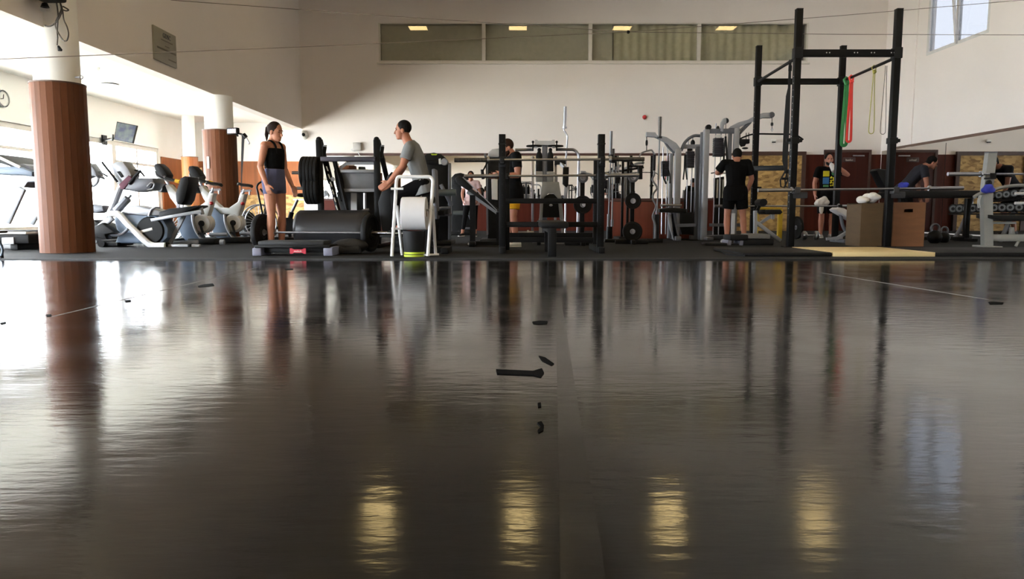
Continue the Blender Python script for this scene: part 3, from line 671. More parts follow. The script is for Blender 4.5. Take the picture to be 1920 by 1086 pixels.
# ---- ceiling fittings of the bay
p = ceilpt(205, 157, ZBAY)
t = thing('recessed_downlight', 'flat oval recessed light in the white bay ceiling', 'lamp', tuple(p))
MB().lathe([(0, 0), (.16, 0), (.18, -.01), (.2, -.03), (.18, -.035), (0, -.02)], p, seg=30).build('trim_ring', silver, t)
MB().disc(p - V(0, 0, .024), .14, .012, (0, 0, 1)).build('diffuser', emis('white_lamp_diffuser', (255, 250, 240), 3.0), t)
p = ceilpt(180, 127, ZBAY)
t = thing('smoke_detector', 'small round smoke detector on the bay ceiling near the column', 'detector', tuple(p))
MB().lathe([(0, 0), (.07, 0), (.07, -.03), (.05, -.06), (0, -.06)], p, seg=24).build('housing', white_plastic, t)
MB().disc(p - V(0, 0, .062), .018, .01, (0, 0, 1)).build('sensor', silver_dark, t)
# ---- LED clock on the middle column, straps hanging beside it
Yl = 15.05
c = at(437, 246, Yl)
t = thing('led_timer', 'black led timer glowing red and blue on the middle column rim', 'timer', tuple(c))
rot = Matrix.Rotation(-.35, 4, 'Z')
MB().box(c, (.26, .09, .13), rot, .02).build('casing', black_matte, t)
for k, col in enumerate(((40, 30, 235), (90, 40, 220), (235, 40, 90), (240, 30, 60))):
    m = MB(); m.box(c + rot @ V(-.075 + .052 * k, -.047, 0), (.04, .006, .08), rot); o = m.build('digit_panel', emis('led_%d' % k, col, .8), t)
m = MB(); m.tube([c + V(.02, .05, -.02), c + V(-.02, .3, -.06)], .02); m.build('mount', black_matte, t)
t = thing('hanging_strap', 'black strap hanging from an arm beside the middle column', 'strap', tuple(at(456, 400, Yl)))
m = MB(); m.tube(PT(Yl, (446, 250, .3), (454, 252), (457, 254)), .018); m.tube(PT(Yl, (456, 252), (461, 258)), .045); m.build('wall_arm', black, t)
m = MB(); m.tube(rnd(PT(Yl, (461, 257), (466, 266), (468, 269), (466, 270)), .02), .012); m.build('hook', steel, t)
m = MB(); m.loft([[at(x - w, y, Yl), at(x + w, y, Yl), at(x + w, y, Yl + .02), at(x - w, y, Yl + .02)] for x, y, w in ((456, 253, 2.6), (454.5, 290, 2.4), (453, 330, 1.2), (452.5, 372, .8), (452.5, 402, .7))]); m.build('strap', M('black_webbing', (28, 28, 30), .9), t)
# ---- paper on the column and small items of the far wall
a = at(391.5, 305, 15.2); o = MB().box(a, (.05, .07, .24), bevel=.006).build('paper_dispenser', white_plastic); tag(o, 'narrow white dispenser on the left side of the middle column', 'dispenser')
a = at(390, 290, 15.3)
a = at(377, 322, YBAY - .06); o = MB().box((a.x, YBAY - .05, a.z), (.07, .02, .26), bevel=.004).build('notice_card', M('cream_card', (220, 196, 150), .6)); tag(o, 'cream notice card on the wood panelling left of the middle column', 'notice')
a = at(568, 253, YB - .1)
t = thing('dome_camera', 'white dome security camera at the corner above the doorway', 'camera', (a.x, YB, a.z))
MB().lathe([(0, 0), (.13, 0), (.13, .06), (.1, .1), (.06, .16), (0, .18)], (a.x, YB, a.z), (0, -1, 0)).build('dome', white_plastic, t)
MB().ell((a.x + .03, YB - .16, a.z), (.05, .04, .05)).build('lens', black, t)
a = at(670, 275, YB - .05)
t = thing('junction_box', 'grey wall box with a loose white lead above the press machine', 'box', (a.x, YB, a.z - .13))
MB().box((a.x, YB - .06, a.z), (.22, .12, .22), bevel=.01).build('box', M('grey_box_plastic', (170, 166, 160), .5), t)
m = MB(); m.tube(rnd(PT(YB - .1, (668, 283), (662, 284), (658, 281), (661, 279)), .03), .014); m.tube(rnd(PT(YB - .1, (671, 283), (672, 288), (675, 292)), .05), .01); m.build('lead', white_metal, t)
# ================================================================== PEOPLE
skin_m = {}
def cloth(name, rgb, vary=.08): return M(name, rgb, .9, vary=vary, spec=.1, scale=(6, 6, 6), bump=.35, bscale=14)
def remeshed(mb, name, m, parent, voxel, smooth=3):
    o = mb.build(name + '_raw', None, None, raw=True)
    md = o.modifiers.new('r', 'REMESH'); md.mode = 'VOXEL'; md.voxel_size = voxel
    ms = o.modifiers.new('s', 'SMOOTH'); ms.iterations = smooth; ms.factor = .5
    dg = bpy.context.evaluated_depsgraph_get(); me = bpy.data.meshes.new_from_object(o.evaluated_get(dg))
    old = o.data; bpy.data.objects.remove(o); bpy.data.meshes.remove(old)
    me.name = name
    me.transform(Matrix.Translation(-ORG[parent.name]))
    for p in me.polygons: p.use_smooth = True
    me.materials.clear(); me.materials.append(m)
    q = bpy.data.objects.new(name, me); C.objects.link(q); q.parent = parent; ORG[q.name] = ORG[parent.name]; return q
def cap(mb, p0, p1, r0, r1, flat0=False, flat1=False, seg=14):
    p0, p1 = Vector(p0), Vector(p1); d = (p1 - p0).normalized(); pts = []; rs = []
    if not flat0:
        for k in range(4):
            a = k * PI / 8; pts.append(p0 - d * r0 * math.cos(a)); rs.append(max(.0008, r0 * math.sin(a)))
    pts.append(p0); rs.append(r0); pts.append(p1); rs.append(r1)
    if not flat1:
        for k in range(3, -1, -1):
            a = k * PI / 8; pts.append(p1 + d * r1 * math.cos(a)); rs.append(max(.0008, r1 * math.sin(a)))
    n = len(pts); mb.tube(pts, rs, seg)
def ring(c, ax, ay, a, b, n=18): return [c + ax * a * math.cos(2 * PI * k / n) + ay * b * math.sin(2 * PI * k / n) for k in range(n)]
def human(label, base, heading, s, J, sex, skin, hair, top=None, bottom=None, shoes=None, face=None, beard=False, vox=.0075, group=None, hands=None, tail=False, hairlen=0):
    """J holds the joints as (forward, left, up) before scaling; heading is the angle of the forward direction."""
    t = thing('person', label, 'person', base, group)
    B = Vector(base); fw = V(math.cos(heading), math.sin(heading), 0); lf = V(-fw.y, fw.x, 0); up = V(0, 0, 1)
    def W(p): return B + (fw * p[0] + lf * p[1] + up * p[2]) * s
    P = {k: W(v) for k, v in J.items() if isinstance(v, tuple)}
    sk = M('skin_%d_%d_%d' % skin, skin, .55, vary=.06, spec=.3)
    fm = sex == 'f'
    sh = (P['ls'] - P['rs']).normalized(); hp = (P['lh'] - P['rh']).normalized()
    shw = (P['ls'] - P['rs']).length / 2
    # torso rings along the spine
    pel = (P['lh'] + P['rh']) / 2; neck0 = P['neck']; mid = P['waist']; chest = P['chest']
    def trings(off, lo=0, hi=6):
        w = [.125, .17, .135 if fm else .15, .145 if fm else .172, .16 if fm else .19, .085, .055]
        d = [.10, .118 if fm else .112, .092 if fm else .105, .112 if fm else .118, .098, .07, .055]
        cs = [pel + (pel - mid).normalized() * .10 * s, pel + (mid - pel) * .02, mid, mid.lerp(chest, .62), chest, neck0.lerp(chest, .32), neck0 + (neck0 - chest).normalized() * .03 * s]
        R = []
        for i in range(lo, hi + 1):
            k = i / 6; ax = hp.lerp(sh, min(1, max(0, (i - 1) / 3))).normalized()
            a_ = cs[max(0, i - 1)]; b_ = cs[min(6, i + 1)]; tg = (b_ - a_).normalized(); ax = (ax - tg * ax.dot(tg)).normalized(); ay = tg.cross(ax)
            R.append(ring(cs[i], ax, ay, w[i] * s + off, d[i] * s + off))
        return R
    b = MB(); b.loft(trings(0))
    hc = P['head']; fc = W(tuple(a + c_ for a, c_ in zip(J['head'], face))) - hc if face else fw
    fc.normalize(); hs = fc.cross(up).normalized() * -1; hu = hs.cross(fc) * -1
    if hu.z < 0: hu = -hu
    hr = Matrix((fc, hs, hu)).transposed()
    def H(a, l, u): return hc + (fc * a + hs * l + hu * u) * s
    b.ell(H(-.012, 0, .025), (.098 * s, .074 * s, .098 * s), hr)          # cranium
    b.ell(H(.03, 0, -.035), (.062 * s, .06 * s, .088 * s), hr)            # face
    b.ell(H(.062, 0, -.098), (.03 * s, .032 * s, .024 * s), hr)           # chin
    b.tube([H(.086, 0, .012), H(.104, 0, -.022), H(.112, 0, -.034), H(.088, 0, -.044)], [.008 * s, .012 * s, .014 * s, .01 * s], 8)   # nose
    b.ell(H(.084, 0, -.066), (.014 * s, .024 * s, .007 * s), hr); b.ell(H(.083, 0, -.078), (.014 * s, .021 * s, .008 * s), hr)       # lips
    b.ell(H(.075, 0, .026), (.018 * s, .05 * s, .012 * s), hr)            # brow
    for q in (-1, 1): b.ell(H(-.008, q * .076, -.018), (.022 * s, .01 * s, .034 * s), hr)   # ears
    cap(b, neck0 - (hc - neck0) * .2, hc - hu * .05 * s - fc * .02 * s, .055 * s if fm else .063 * s, .05 * s if fm else .058 * s)
    for S_ in 'lr':
        sho, elb, wri, hip, kne, ank, toe = [P[S_ + k] for k in 'sewhkat']
        cap(b, chest.lerp(neck0, .35), sho, .062 * s, .058 * s)
        cap(b, sho, sho.lerp(elb, .5), .054 * s if fm else .062 * s, .046 * s if fm else .056 * s); cap(b, sho.lerp(elb, .5), elb, .046 * s if fm else .056 * s, .037 * s if fm else .043 * s)
        cap(b, elb, elb.lerp(wri, .35), .037 * s if fm else .043 * s, .038 * s if fm else .046 * s); cap(b, elb.lerp(wri, .35), wri, .038 * s if fm else .045 * s, .025 * s if fm else .03 * s)
        cap(b, hip + V(0, 0, .02), hip.lerp(kne, .5), .092 * s, .076 * s); cap(b, hip.lerp(kne, .5), kne, .076 * s, .054 * s)
        cap(b, kne, kne.lerp(ank, .35), .052 * s, .058 * s); cap(b, kne.lerp(ank, .35), ank, .057 * s, .036 * s)
        fd = (toe - ank); fd.z = 0; fd.normalize(); sd = V(-fd.y, fd.x, 0)
        sole = toe.z
        cap(b, V(ank.x, ank.y, sole + .035 * s) - fd * .04 * s, toe + V(0, 0, .025 * s), .034 * s, .022 * s); cap(b, ank, toe.lerp(ank, .35) * 1 + V(0, 0, 0), .036 * s, .026 * s)
        # hand
        hd = J.get(S_ + 'hd'); hv = (fw * hd[0] + lf * hd[1] + up * hd[2]).normalized() if hd else (wri - elb).normalized()
        pn = J.get(S_ + 'pn'); pv = (fw * pn[0] + lf * pn[1] + up * pn[2]) if pn else (lf * (-1 if S_ == 'l' else 1))
        pv = (pv - hv * pv.dot(hv)).normalized(); sv = hv.cross(pv)
        if J.get(S_ + 'tf'): pass
        tsd = fw if abs(sv.dot(fw)) > .3 else up
        if sv.dot(tsd) < 0: sv = -sv                       # thumb side
        curl = (J.get(S_ + 'curl', .35))
        k_ = s
        b.loft([ring(wri + hv * d_ * k_, sv, pv, w_ * k_, h_ * k_, 10) for d_, w_, h_ in ((-.01, .026, .02), (.02, .034, .017), (.06, .043, .015), (.092, .042, .012))])
        for f_, (o_, L_) in enumerate(((.03, .078), (.01, .088), (-.011, .08), (-.03, .062))):
            p = wri + hv * .088 * k_ + sv * o_ * k_; d0 = (hv * math.cos(curl) + pv * math.sin(curl)); d1 = (hv * math.cos(curl * 2.4) + pv * math.sin(curl * 2.4))
            q = p + d0 * L_ * .5 * k_; cap(b, p, q, .0095 * k_, .0088 * k_, seg=8); cap(b, q, q + d1 * L_ * .5 * k_, .0088 * k_, .0075 * k_, seg=8)
        p = wri + hv * .025 * k_ + sv * .03 * k_; q = p + (hv * .7 + sv * .6 + pv * .3).normalized() * .042 * k_
        cap(b, p, q, .013 * k_, .011 * k_, seg=8); cap(b, q, q + (hv * .9 + sv * .15 + pv * .4).normalized() * .034 * k_, .0105 * k_, .008 * k_, seg=8)
    remeshed(b, 'body', sk, t, vox * s, 2)
    # eyes, brows
    for q in (-1, 1):
        MB().ell(H(.079, q * .03, .004), (.008 * s, .012 * s, .006 * s), hr).build('eye', M('dark_eye', (44, 34, 30), .2), t)
        MB().ell(H(.085, q * .03, .023), (.006 * s, .02 * s, .004 * s), hr).build('eyebrow', hair, t)
    # hair
    m = MB(); m.ell(H(-.024, 0, .036), (.099 * s, .083 * s, .097 * s), hr); 
    if hairlen: m.ell(H(-.06, 0, -.01), (.06 * s, .072 * s, .085 * s), hr)
    if tail:
        m.ell(H(-.112, 0, .055), (.03 * s, .03 * s, .028 * s), hr); m.tube([H(-.1, 0, .05), H(-.135, 0, .03), H(-.14, 0, -.06), H(-.125, 0, -.14)], [.022 * s, .03 * s, .026 * s, .006 * s], 10)
        m.ell(H(-.05, 0, 0), (.055 * s, .07 * s, .06 * s), hr)
    remeshed(m, 'hair', hair, t, .007, 2)
    if beard:
        m = MB(); m.ell(H(.028, 0, -.07), (.062 * s, .065 * s, .056 * s), hr); m.ell(H(.062, 0, -.1), (.036 * s, .038 * s, .032 * s), hr); remeshed(m, 'beard', hair, t, .007, 2)
    # clothing
    if top:
        m = MB(); off = .014 * s
        lo, hi = top.get('rings', (1, 5)); m.loft(trings(off, lo, hi))
        if top.get('sleeve', 0):
            for S_ in 'lr':
                sho, elb = P[S_ + 's'], P[S_ + 'e']; e = sho.lerp(elb, top['sleeve'])
                cap(m, chest.lerp(neck0, .3), sho, .074 * s, .076 * s); cap(m, sho, e, .076 * s, (.064 if not fm else .056) * s + top.get('loose', 0), flat1=True)
        if top.get('hem'):
            dn = (pel - mid).normalized() * top['hem'] * s
            m.loft([[p + dn for p in trings(off + .038 * s, 1, 1)[0]], trings(off + .034 * s, 1, 1)[0], [p - dn.normalized() * .09 * s for p in trings(off + .004, 1, 1)[0]]])
        remeshed(m, top.get('name', 't_shirt'), top['mat'], t, .009, 3)
        if top.get('straps'):
            m = MB()
            for q in (-.5, .5):
                c0 = chest.lerp(neck0, .1); r_ = sh * q * .85 * shw
                fwd = sh.cross(neck0 - chest).normalized(); 
                if fwd.dot(fw) < 0: fwd = -fwd
                m.tube(rnd([c0 + r_ * .9 + fwd * .112 * s - up * .08 * s, c0 + r_ * .95 + fwd * .085 * s + up * .05 * s, c0 + r_ + up * .1 * s, c0 + r_ * .8 - fwd * .09 * s + up * .04 * s, c0 + r_ * .4 - fwd * .115 * s - up * .1 * s], .05), .014 * s, 8)
            m.build('strap', top['mat'], t)
    if bottom:
        m = MB(); off = .012 * s; m.loft(trings(off, 0, 2) if bottom.get('high') else trings(off, 0, 1) + [[p + (mid - pel).normalized() * .06 * s for p in trings(off, 1, 1)[0]]])
        for S_ in 'lr':
            hip, kne, ank = P[S_ + 'h'], P[S_ + 'k'], P[S_ + 'a']; f = bottom['leg']
            l_ = bottom.get('loose', 0) * s
            if f <= 1: cap(m, hip + V(0, 0, .02), hip.lerp(kne, f), .102 * s + l_, (.102 - .04 * f) * s + l_ * 1.3, flat1=True)
            else:
                cap(m, hip + V(0, 0, .02), kne, .102 * s + l_, .066 * s + l_); cap(m, kne, kne.lerp(ank, f - 1), .066 * s + l_, .05 * s + l_, flat1=True)
        remeshed(m, bottom.get('name', 'shorts'), bottom['mat'], t, .009, 3)
    if shoes:
        for S_ in 'lr':
            ank, toe = P[S_ + 'a'], P[S_ + 't']; fd = (toe - ank); fd.z = 0; fd.normalize(); sd = V(-fd.y, fd.x, 0); z0 = toe.z
            h0 = V(ank.x, ank.y, z0) - fd * .075 * s; L_ = ((V(toe.x, toe.y, z0) - h0).length + .035 * s)
            m = MB(); m.loft([[h0 + fd * L_ * u + sd * math.cos(a) * w * s + up * (z0 * 0 + (hh * s) * (.5 + .5 * math.sin(a)) ) for a in [2 * PI * k / 14 for k in range(14)]] for u, w, hh in ((0, .028, .085), (.12, .038, .1), (.35, .04, .1), (.6, .046, .07), (.85, .044, .052), (1, .022, .036))])
            sh_ = m.build('shoe', shoes, t)
            m = MB(); m.loft([[h0 + fd * L_ * u + sd * math.cos(a) * (w + .004) * s + up * (.022 * s) * (.5 + .5 * math.sin(a)) for a in [2 * PI * k / 14 for k in range(14)]] for u, w in ((-.01, .028), (.12, .038), (.35, .04), (.6, .046), (.85, .044), (1.02, .022))]); m.build('sole', white_plastic, sh_)
    return t, P
STAND = dict(lh=(0, .088, .90), rh=(0, -.088, .90), waist=(0, 0, 1.07), chest=(.0, 0, 1.36), neck=(-.01, 0, 1.46), head=(.02, 0, 1.58),
             ls=(0, .185, 1.39), rs=(0, -.185, 1.39), le=(-.03, .25, 1.11), re=(-.03, -.25, 1.11), lw=(.03, .27, .86), rw=(.03, -.27, .86),
             lk=(.02, .095, .48), rk=(.02, -.095, .48), la=(-.02, .1, .085), ra=(-.02, -.1, .085), lt=(.15, .12, .0), rt=(.15, -.12, .0))
def pose(**k): d = dict(STAND); d.update(k); return d
hair_brown = M('dark_brown_hair', (34, 23, 18), .8, vary=.25, spec=.12, scale=(60, 60, 8))
hair_black = M('black_hair', (15, 13, 12), .8, vary=.25, spec=.12, scale=(60, 60, 8))
hair_beard = M('reddish_dark_hair', (46, 29, 22), .8, vary=.25, spec=.12, scale=(60, 60, 8))
# --- the standing woman
Yw = 10.45
b = at(519, 472, Yw)
sc_ = .985
J = pose(head=(.045, 0, 1.56), ls=(.0, .165, 1.37), rs=(0, -.165, 1.37), chest=(0, 0, 1.34), neck=(-.005, 0, 1.44), le=(.0, .215, 1.09), re=(-.035, -.225, 1.1), lw=(.1, .235, .86), rw=(.055, -.225, .87), lcurl=.3, rcurl=.45,
         lh=(-.01, .085, .9), rh=(-.01, -.085, .9), waist=(.01, 0, 1.08), lk=(.03, .09, .49), rk=(.0, -.085, .48), la=(.01, .09, .085), ra=(-.02, -.085, .085))
human('young woman standing in black strappy top and grey blue shorts, looking down to the right', (b.x, Yw, 0), math.radians(-22), sc_ * 1.075, J, 'f', (168, 114, 88), hair_brown,
      top=dict(name='tank_top', mat=cloth('black_stretch', (12, 12, 13)), rings=(2, 4), straps=True), bottom=dict(mat=cloth('blue_grey_shorts_cloth', (84, 86, 112)), leg=.36, high=True), shoes=M('pale_trainer', (196, 170, 156), .7), face=(1, -.0, -.18), tail=True, vox=.0065)
# --- the man in the grey shirt
Ym = 9.95
def mp(x, y, dl=0):      # pixel to joint coordinates for a figure facing -X based below (775)
    p = at(x, y, Ym); return ((bm.x - p.x), dl, p.z)
bm = at(775, 475, Ym); bm.z = 0
J = dict(head=mp(755, 244), neck=mp(764, 265), chest=mp(772, 277), waist=mp(787, 325), lh=mp(794, 351)[:1] + (.1,) + mp(794, 351)[2:], rh=mp(794, 351)[:1] + (-.1,) + mp(794, 351)[2:],
         ls=mp(771, 280, .2), rs=mp(767, 280, -.2), le=mp(760, 314, .25), re=mp(750, 314, -.25), lw=mp(734, 343, .2), rw=mp(728, 345, -.18), lk=mp(746, 368, .15), rk=mp(744, 366, -.15),
         la=mp(752, 428, .16), ra=mp(750, 428, -.16), lt=mp(735, 438, .18), rt=mp(733, 438, -.18), lhd=(.75, 0, -.45), rhd=(.75, 0, -.4), lcurl=.3, rcurl=.3, lpn=(0, -1, 0), rpn=(0, 1, 0))
pm, PM = human('man in a grey t-shirt sitting in profile, reaching forward to the press machine', (bm.x, Ym, 0), PI, 1.0, J, 'm', (152, 98, 74), hair_black,
      top=dict(mat=cloth('grey_marl_cloth', (118, 120, 120)), sleeve=.62, hem=.1, loose=.012), bottom=dict(name='trousers', mat=cloth('black_cloth', (12, 12, 13)), leg=1.9, loose=.012), shoes=black_matte, face=(1, 0, -.06), vox=.0068)
# --- bearded man in black behind the bench
Yb_ = 11.6
b = at(962, 465, Yb_); b.z = 0
J = pose(head=(.1, 0, 1.535), neck=(.03, 0, 1.45), chest=(.0, 0, 1.36), le=(.0, .25, 1.1), re=(.02, -.25, 1.1), lw=(.24, .16, 1.1), rw=(.25, -.15, 1.09), lcurl=.7, rcurl=.7, rpn=(0, 1, 0), lpn=(0, -1, 0), lhd=(.9, -.2, .1), rhd=(.9, .2, .1), lk=(.03, .11, .48), rk=(.02, -.1, .48))
human('bearded man in black t-shirt and yellow shorts standing behind the bench rack', b, math.radians(197), 1.0, J, 'm', (164, 110, 88), hair_beard,
      top=dict(mat=cloth('black_cloth', (12, 12, 13)), sleeve=.6, hem=.17, loose=.01), bottom=dict(mat=cloth('yellow_cloth', (196, 146, 30)), leg=.75, loose=.015), shoes=M('white_trainer', (210, 208, 200), .6), face=(1, 0, -.35), beard=True)
# --- woman in the pink printed shirt
Yp_ = 16.6
b = at(884, 450, Yp_); b.z = 0
J = pose(head=(.06, 0, 1.55), neck=(.0, 0, 1.44), ls=(0, .165, 1.37), rs=(0, -.165, 1.37), le=(.0, .235, 1.1), re=(-.0, -.235, 1.1), lw=(.14, .19, .93), rw=(.14, -.19, .93), rk=(.06, -.16, .48), ra=(-.02, -.24, .085), rt=(.12, -.3, 0))
pw, PW = human('woman in a pale pink printed t-shirt and black leggings behind the sloping bench', b, math.radians(-96), .86, J, 'f', (160, 110, 88), hair_brown,
      top=dict(mat=cloth('pink_print_cloth', (206, 178, 178), .22), sleeve=.5, hem=.1, loose=.01), bottom=dict(name='leggings', mat=cloth('black_cloth', (12, 12, 13)), leg=1.75), shoes=black_matte, face=(1, .1, -.25), hairlen=1)
# --- man in black seen from behind
Yk = 13.2
b = at(1376, 456, Yk); b.z = 0
J = pose(head=(.05, -.02, 1.53), neck=(.0, 0, 1.45), ls=(.03, .2, 1.4), rs=(.03, -.2, 1.4), le=(.13, .3, 1.24), re=(.06, -.29, 1.13), lw=(.34, .2, 1.25), rw=(.2, -.27, .95), lhd=(1, -.2, .1), lk=(.02, .13, .48), rk=(.02, -.15, .48), la=(-.02, .13, .085), ra=(-.02, -.17, .085), lt=(.14, .17, 0), rt=(.14, -.21, 0))
human('man in black t-shirt and shorts seen from behind at the cable station', b, math.radians(86), 1.0, J, 'm', (166, 112, 90), hair_black,
      top=dict(mat=cloth('black_cloth', (12, 12, 13)), sleeve=.75, hem=.16, loose=.018), bottom=dict(mat=cloth('black_cloth', (12, 12, 13)), leg=.72, loose=.022), shoes=M('grey_trainer', (150, 148, 146), .6), face=(1, -.1, -.2))
# --- man drinking from a bottle
Yd = 15.6
b = at(1548, 446, Yd); b.z = 0
J = pose(head=(.0, 0, 1.6), neck=(-.02, 0, 1.46), le=(.16, .33, 1.28), lw=(.24, .12, 1.44), lhd=(.0, -1, .35), lpn=(-1, 0, 0), lcurl=.75, re=(.0, -.26, 1.12), rw=(.09, -.26, .88), rcurl=.6, lk=(.02, .1, .48), rk=(.05, -.11, .48))
pd, PD = human('man in black t-shirt with yellow and blue print drinking from a bottle by the door', b, math.radians(-100), 1.02, J, 'm', (166, 112, 92), hair_black,
      top=dict(mat=cloth('black_cloth', (12, 12, 13)), sleeve=.6, hem=.1, loose=.012), bottom=dict(mat=cloth('black_cloth', (12, 12, 13)), leg=.95, loose=.02), shoes=M('grey_trainer', (150, 148, 146), .6), face=(1, 0, -.06), beard=True)
# print on his shirt
fw = V(math.cos(math.radians(-100)), math.sin(math.radians(-100)), 0); lf = V(-fw.y, fw.x, 0)
def chestpt(l, u, out=.148): return V(b.x, b.y, 0) + (fw * out + lf * l + V(0, 0, u)) * 1.02
for n_, col, l0, l1, u0, u1 in (('yellow', (222, 206, 40), -.13, -.015, 1.25, 1.36), ('blue', (50, 110, 168), -.13, -.015, 1.1, 1.23), ('green', (80, 140, 90), -.12, -.02, 1.04, 1.08)):
    m = MB(); m.prism([chestpt(l0, u0), chestpt(l1, u0), chestpt(l1, u1), chestpt(l0, u1)], -fw * .03); m.build('shirt_print', M('print_' + n_, col, .8), pd)
m = MB()
for i in range(3):
    for k in range(4): m.bar(chestpt(.01 + i * .042, 1.06 + k * .05), chestpt(.035 + i * .042, 1.085 + k * .05 + (.01 if (i + k) % 2 else -.012)), .014, .03)
m.build('shirt_lettering', M('print_yellow', (222, 206, 40), .8), pd)
m = MB(); m.disc(chestpt(.07, 1.31), .045, .03, tuple(fw)); m.build('shirt_disc', M('print_green2', (60, 120, 80), .8), pd)
# bottle in his hand and towel in the other
hand = PD['lw'] + V(0, 0, 0); mouth = PD['head'] + fw * .14 + V(0, 0, -.08)
t = thing('water_bottle', 'pale translucent bottle held to the mouth of the drinking man', 'bottle', tuple(mouth))
ax = (fw * .75 + V(0, 0, -.65) + lf * .12).normalized()
MB().lathe([(0, .0), (.02, 0), (.022, .04), (.05, .075), (.052, .26), (.045, .28), (0, .28)], mouth, ax, 20).build('body', M('frosted_bottle', (206, 204, 202), .3), t)
MB().lathe([(0, -.012), (.024, -.012), (.026, .03), (0, .03)], mouth, ax, 16).build('cap', silver_dark, t)
def towel(name_, label, c, w, h, d, m_, hang=False):
    m = MB(); c = Vector(c)
    for k in range(7):
        m.ell(c + V(random.uniform(-.4, .4) * w, random.uniform(-.3, .3) * d, h * random.uniform(.25, .7)), (w * random.uniform(.22, .36), d * random.uniform(.3, .45), h * random.uniform(.25, .42)))
    if hang: m.ell(c + V(-w * .1, 0, -h * .2), (w * .16, d * .25, h * .55))
    t_ = thing(name_, label, 'towel', tuple(c))
    return t_, remeshed(m, 'folded_cloth', m_, t_, .012, 4)
towel_m = M('white_towelling', (222, 218, 212), .95, vary=.04, bump=.4, bscale=120)
tw = PD['rw'] + V(.08, -.06, -.12)
towel('towel', 'white towel in the lowered hand of the drinking man', tw + V(.07, 0, -.12), .3, .22, .14, towel_m, True)
# --- man bending over beside the mirror
Yz = 17.6
b = at(1704, 440, Yz); b.z = 0
J = pose(lh=(-.16, .09, .92), rh=(-.16, -.09, .92), waist=(-.02, 0, 1.1), chest=(.16, 0, 1.32), neck=(.25, 0, 1.4), head=(.37, 0, 1.46), ls=(.15, .19, 1.33), rs=(.15, -.19, 1.33), le=(.2, .23, 1.04), re=(.2, -.22, 1.04), lw=(.24, .2, .8), rw=(.24, -.18, .8), lk=(-.04, .1, .48), rk=(-.04, -.1, .48), la=(-.18, .1, .085), ra=(-.14, -.1, .085), lt=(0, .12, 0), rt=(.02, -.12, 0))
human('man in dark t-shirt bending forward beside the wall mirror', b, math.radians(-8), 1.16, J, 'm', (170, 116, 94), hair_black,
      top=dict(mat=cloth('charcoal_cloth', (44, 44, 50)), sleeve=.6, hem=.1, loose=.012), bottom=dict(mat=cloth('black_cloth', (12, 12, 13)), leg=.95, loose=.02), shoes=black_matte, face=(1, 0, -.45), hairlen=1)
# ================================================================== FREE WEIGHTS (middle)
dull = M('dull_bar_steel', (112, 112, 114), .55, .8, vary=.06)
knurl = M('worn_dark_steel', (70, 66, 62), .4, .8, vary=.35, scale=(50, 50, 50))
def barbell(label, a, b, sl=.42, r=.015, rs=.025, sm=None, group=None):
    a, b = Vector(a), Vector(b); d = (b - a).normalized()
    t = thing('barbell', label, 'barbell', tuple((a + b) / 2 - V(0, 0, r)), group)
    MB().tube([a + d * sl, b - d * sl], r, 10).build('shaft', steel, t)
    for p, q in ((a, d), (b, -d)):
        MB().tube([p, p + q * sl], rs, 14).build('sleeve', sm or chrome, t)
        MB().lathe([(0, 0), (rs + .016, 0), (rs + .018, .012), (rs + .01, .03), (0, .03)], p + q * (sl - .015), tuple(q), 16).build('collar', chrome, t)
    return t
def plate(label, c, r, th, axis, group=None, m_=None, hub=steel):
    c = Vector(c); t = thing('weight_plate', label, 'weight plate', (c.x, c.y, c.z - r), group)
    h = th / 2
    MB().lathe([(.03, -h * .8), (r * .3, -h * .8), (r * .36, -h * .45), (r * .78, -h * .45), (r * .84, -h), (r - .008, -h), (r, -h * .6), (r, h * .6), (r - .008, h), (r * .84, h), (r * .78, h * .45), (r * .36, h * .45), (r * .3, h * .8), (.03, h * .8)], c, axis, 40).build('disc', m_ or rubber_plate, t)
    MB().lathe([(.026, -h * .95), (.045, -h * .95), (.045, h * .95), (.026, h * .95)], c, axis, 20).build('hub_ring', hub, t)
    return t
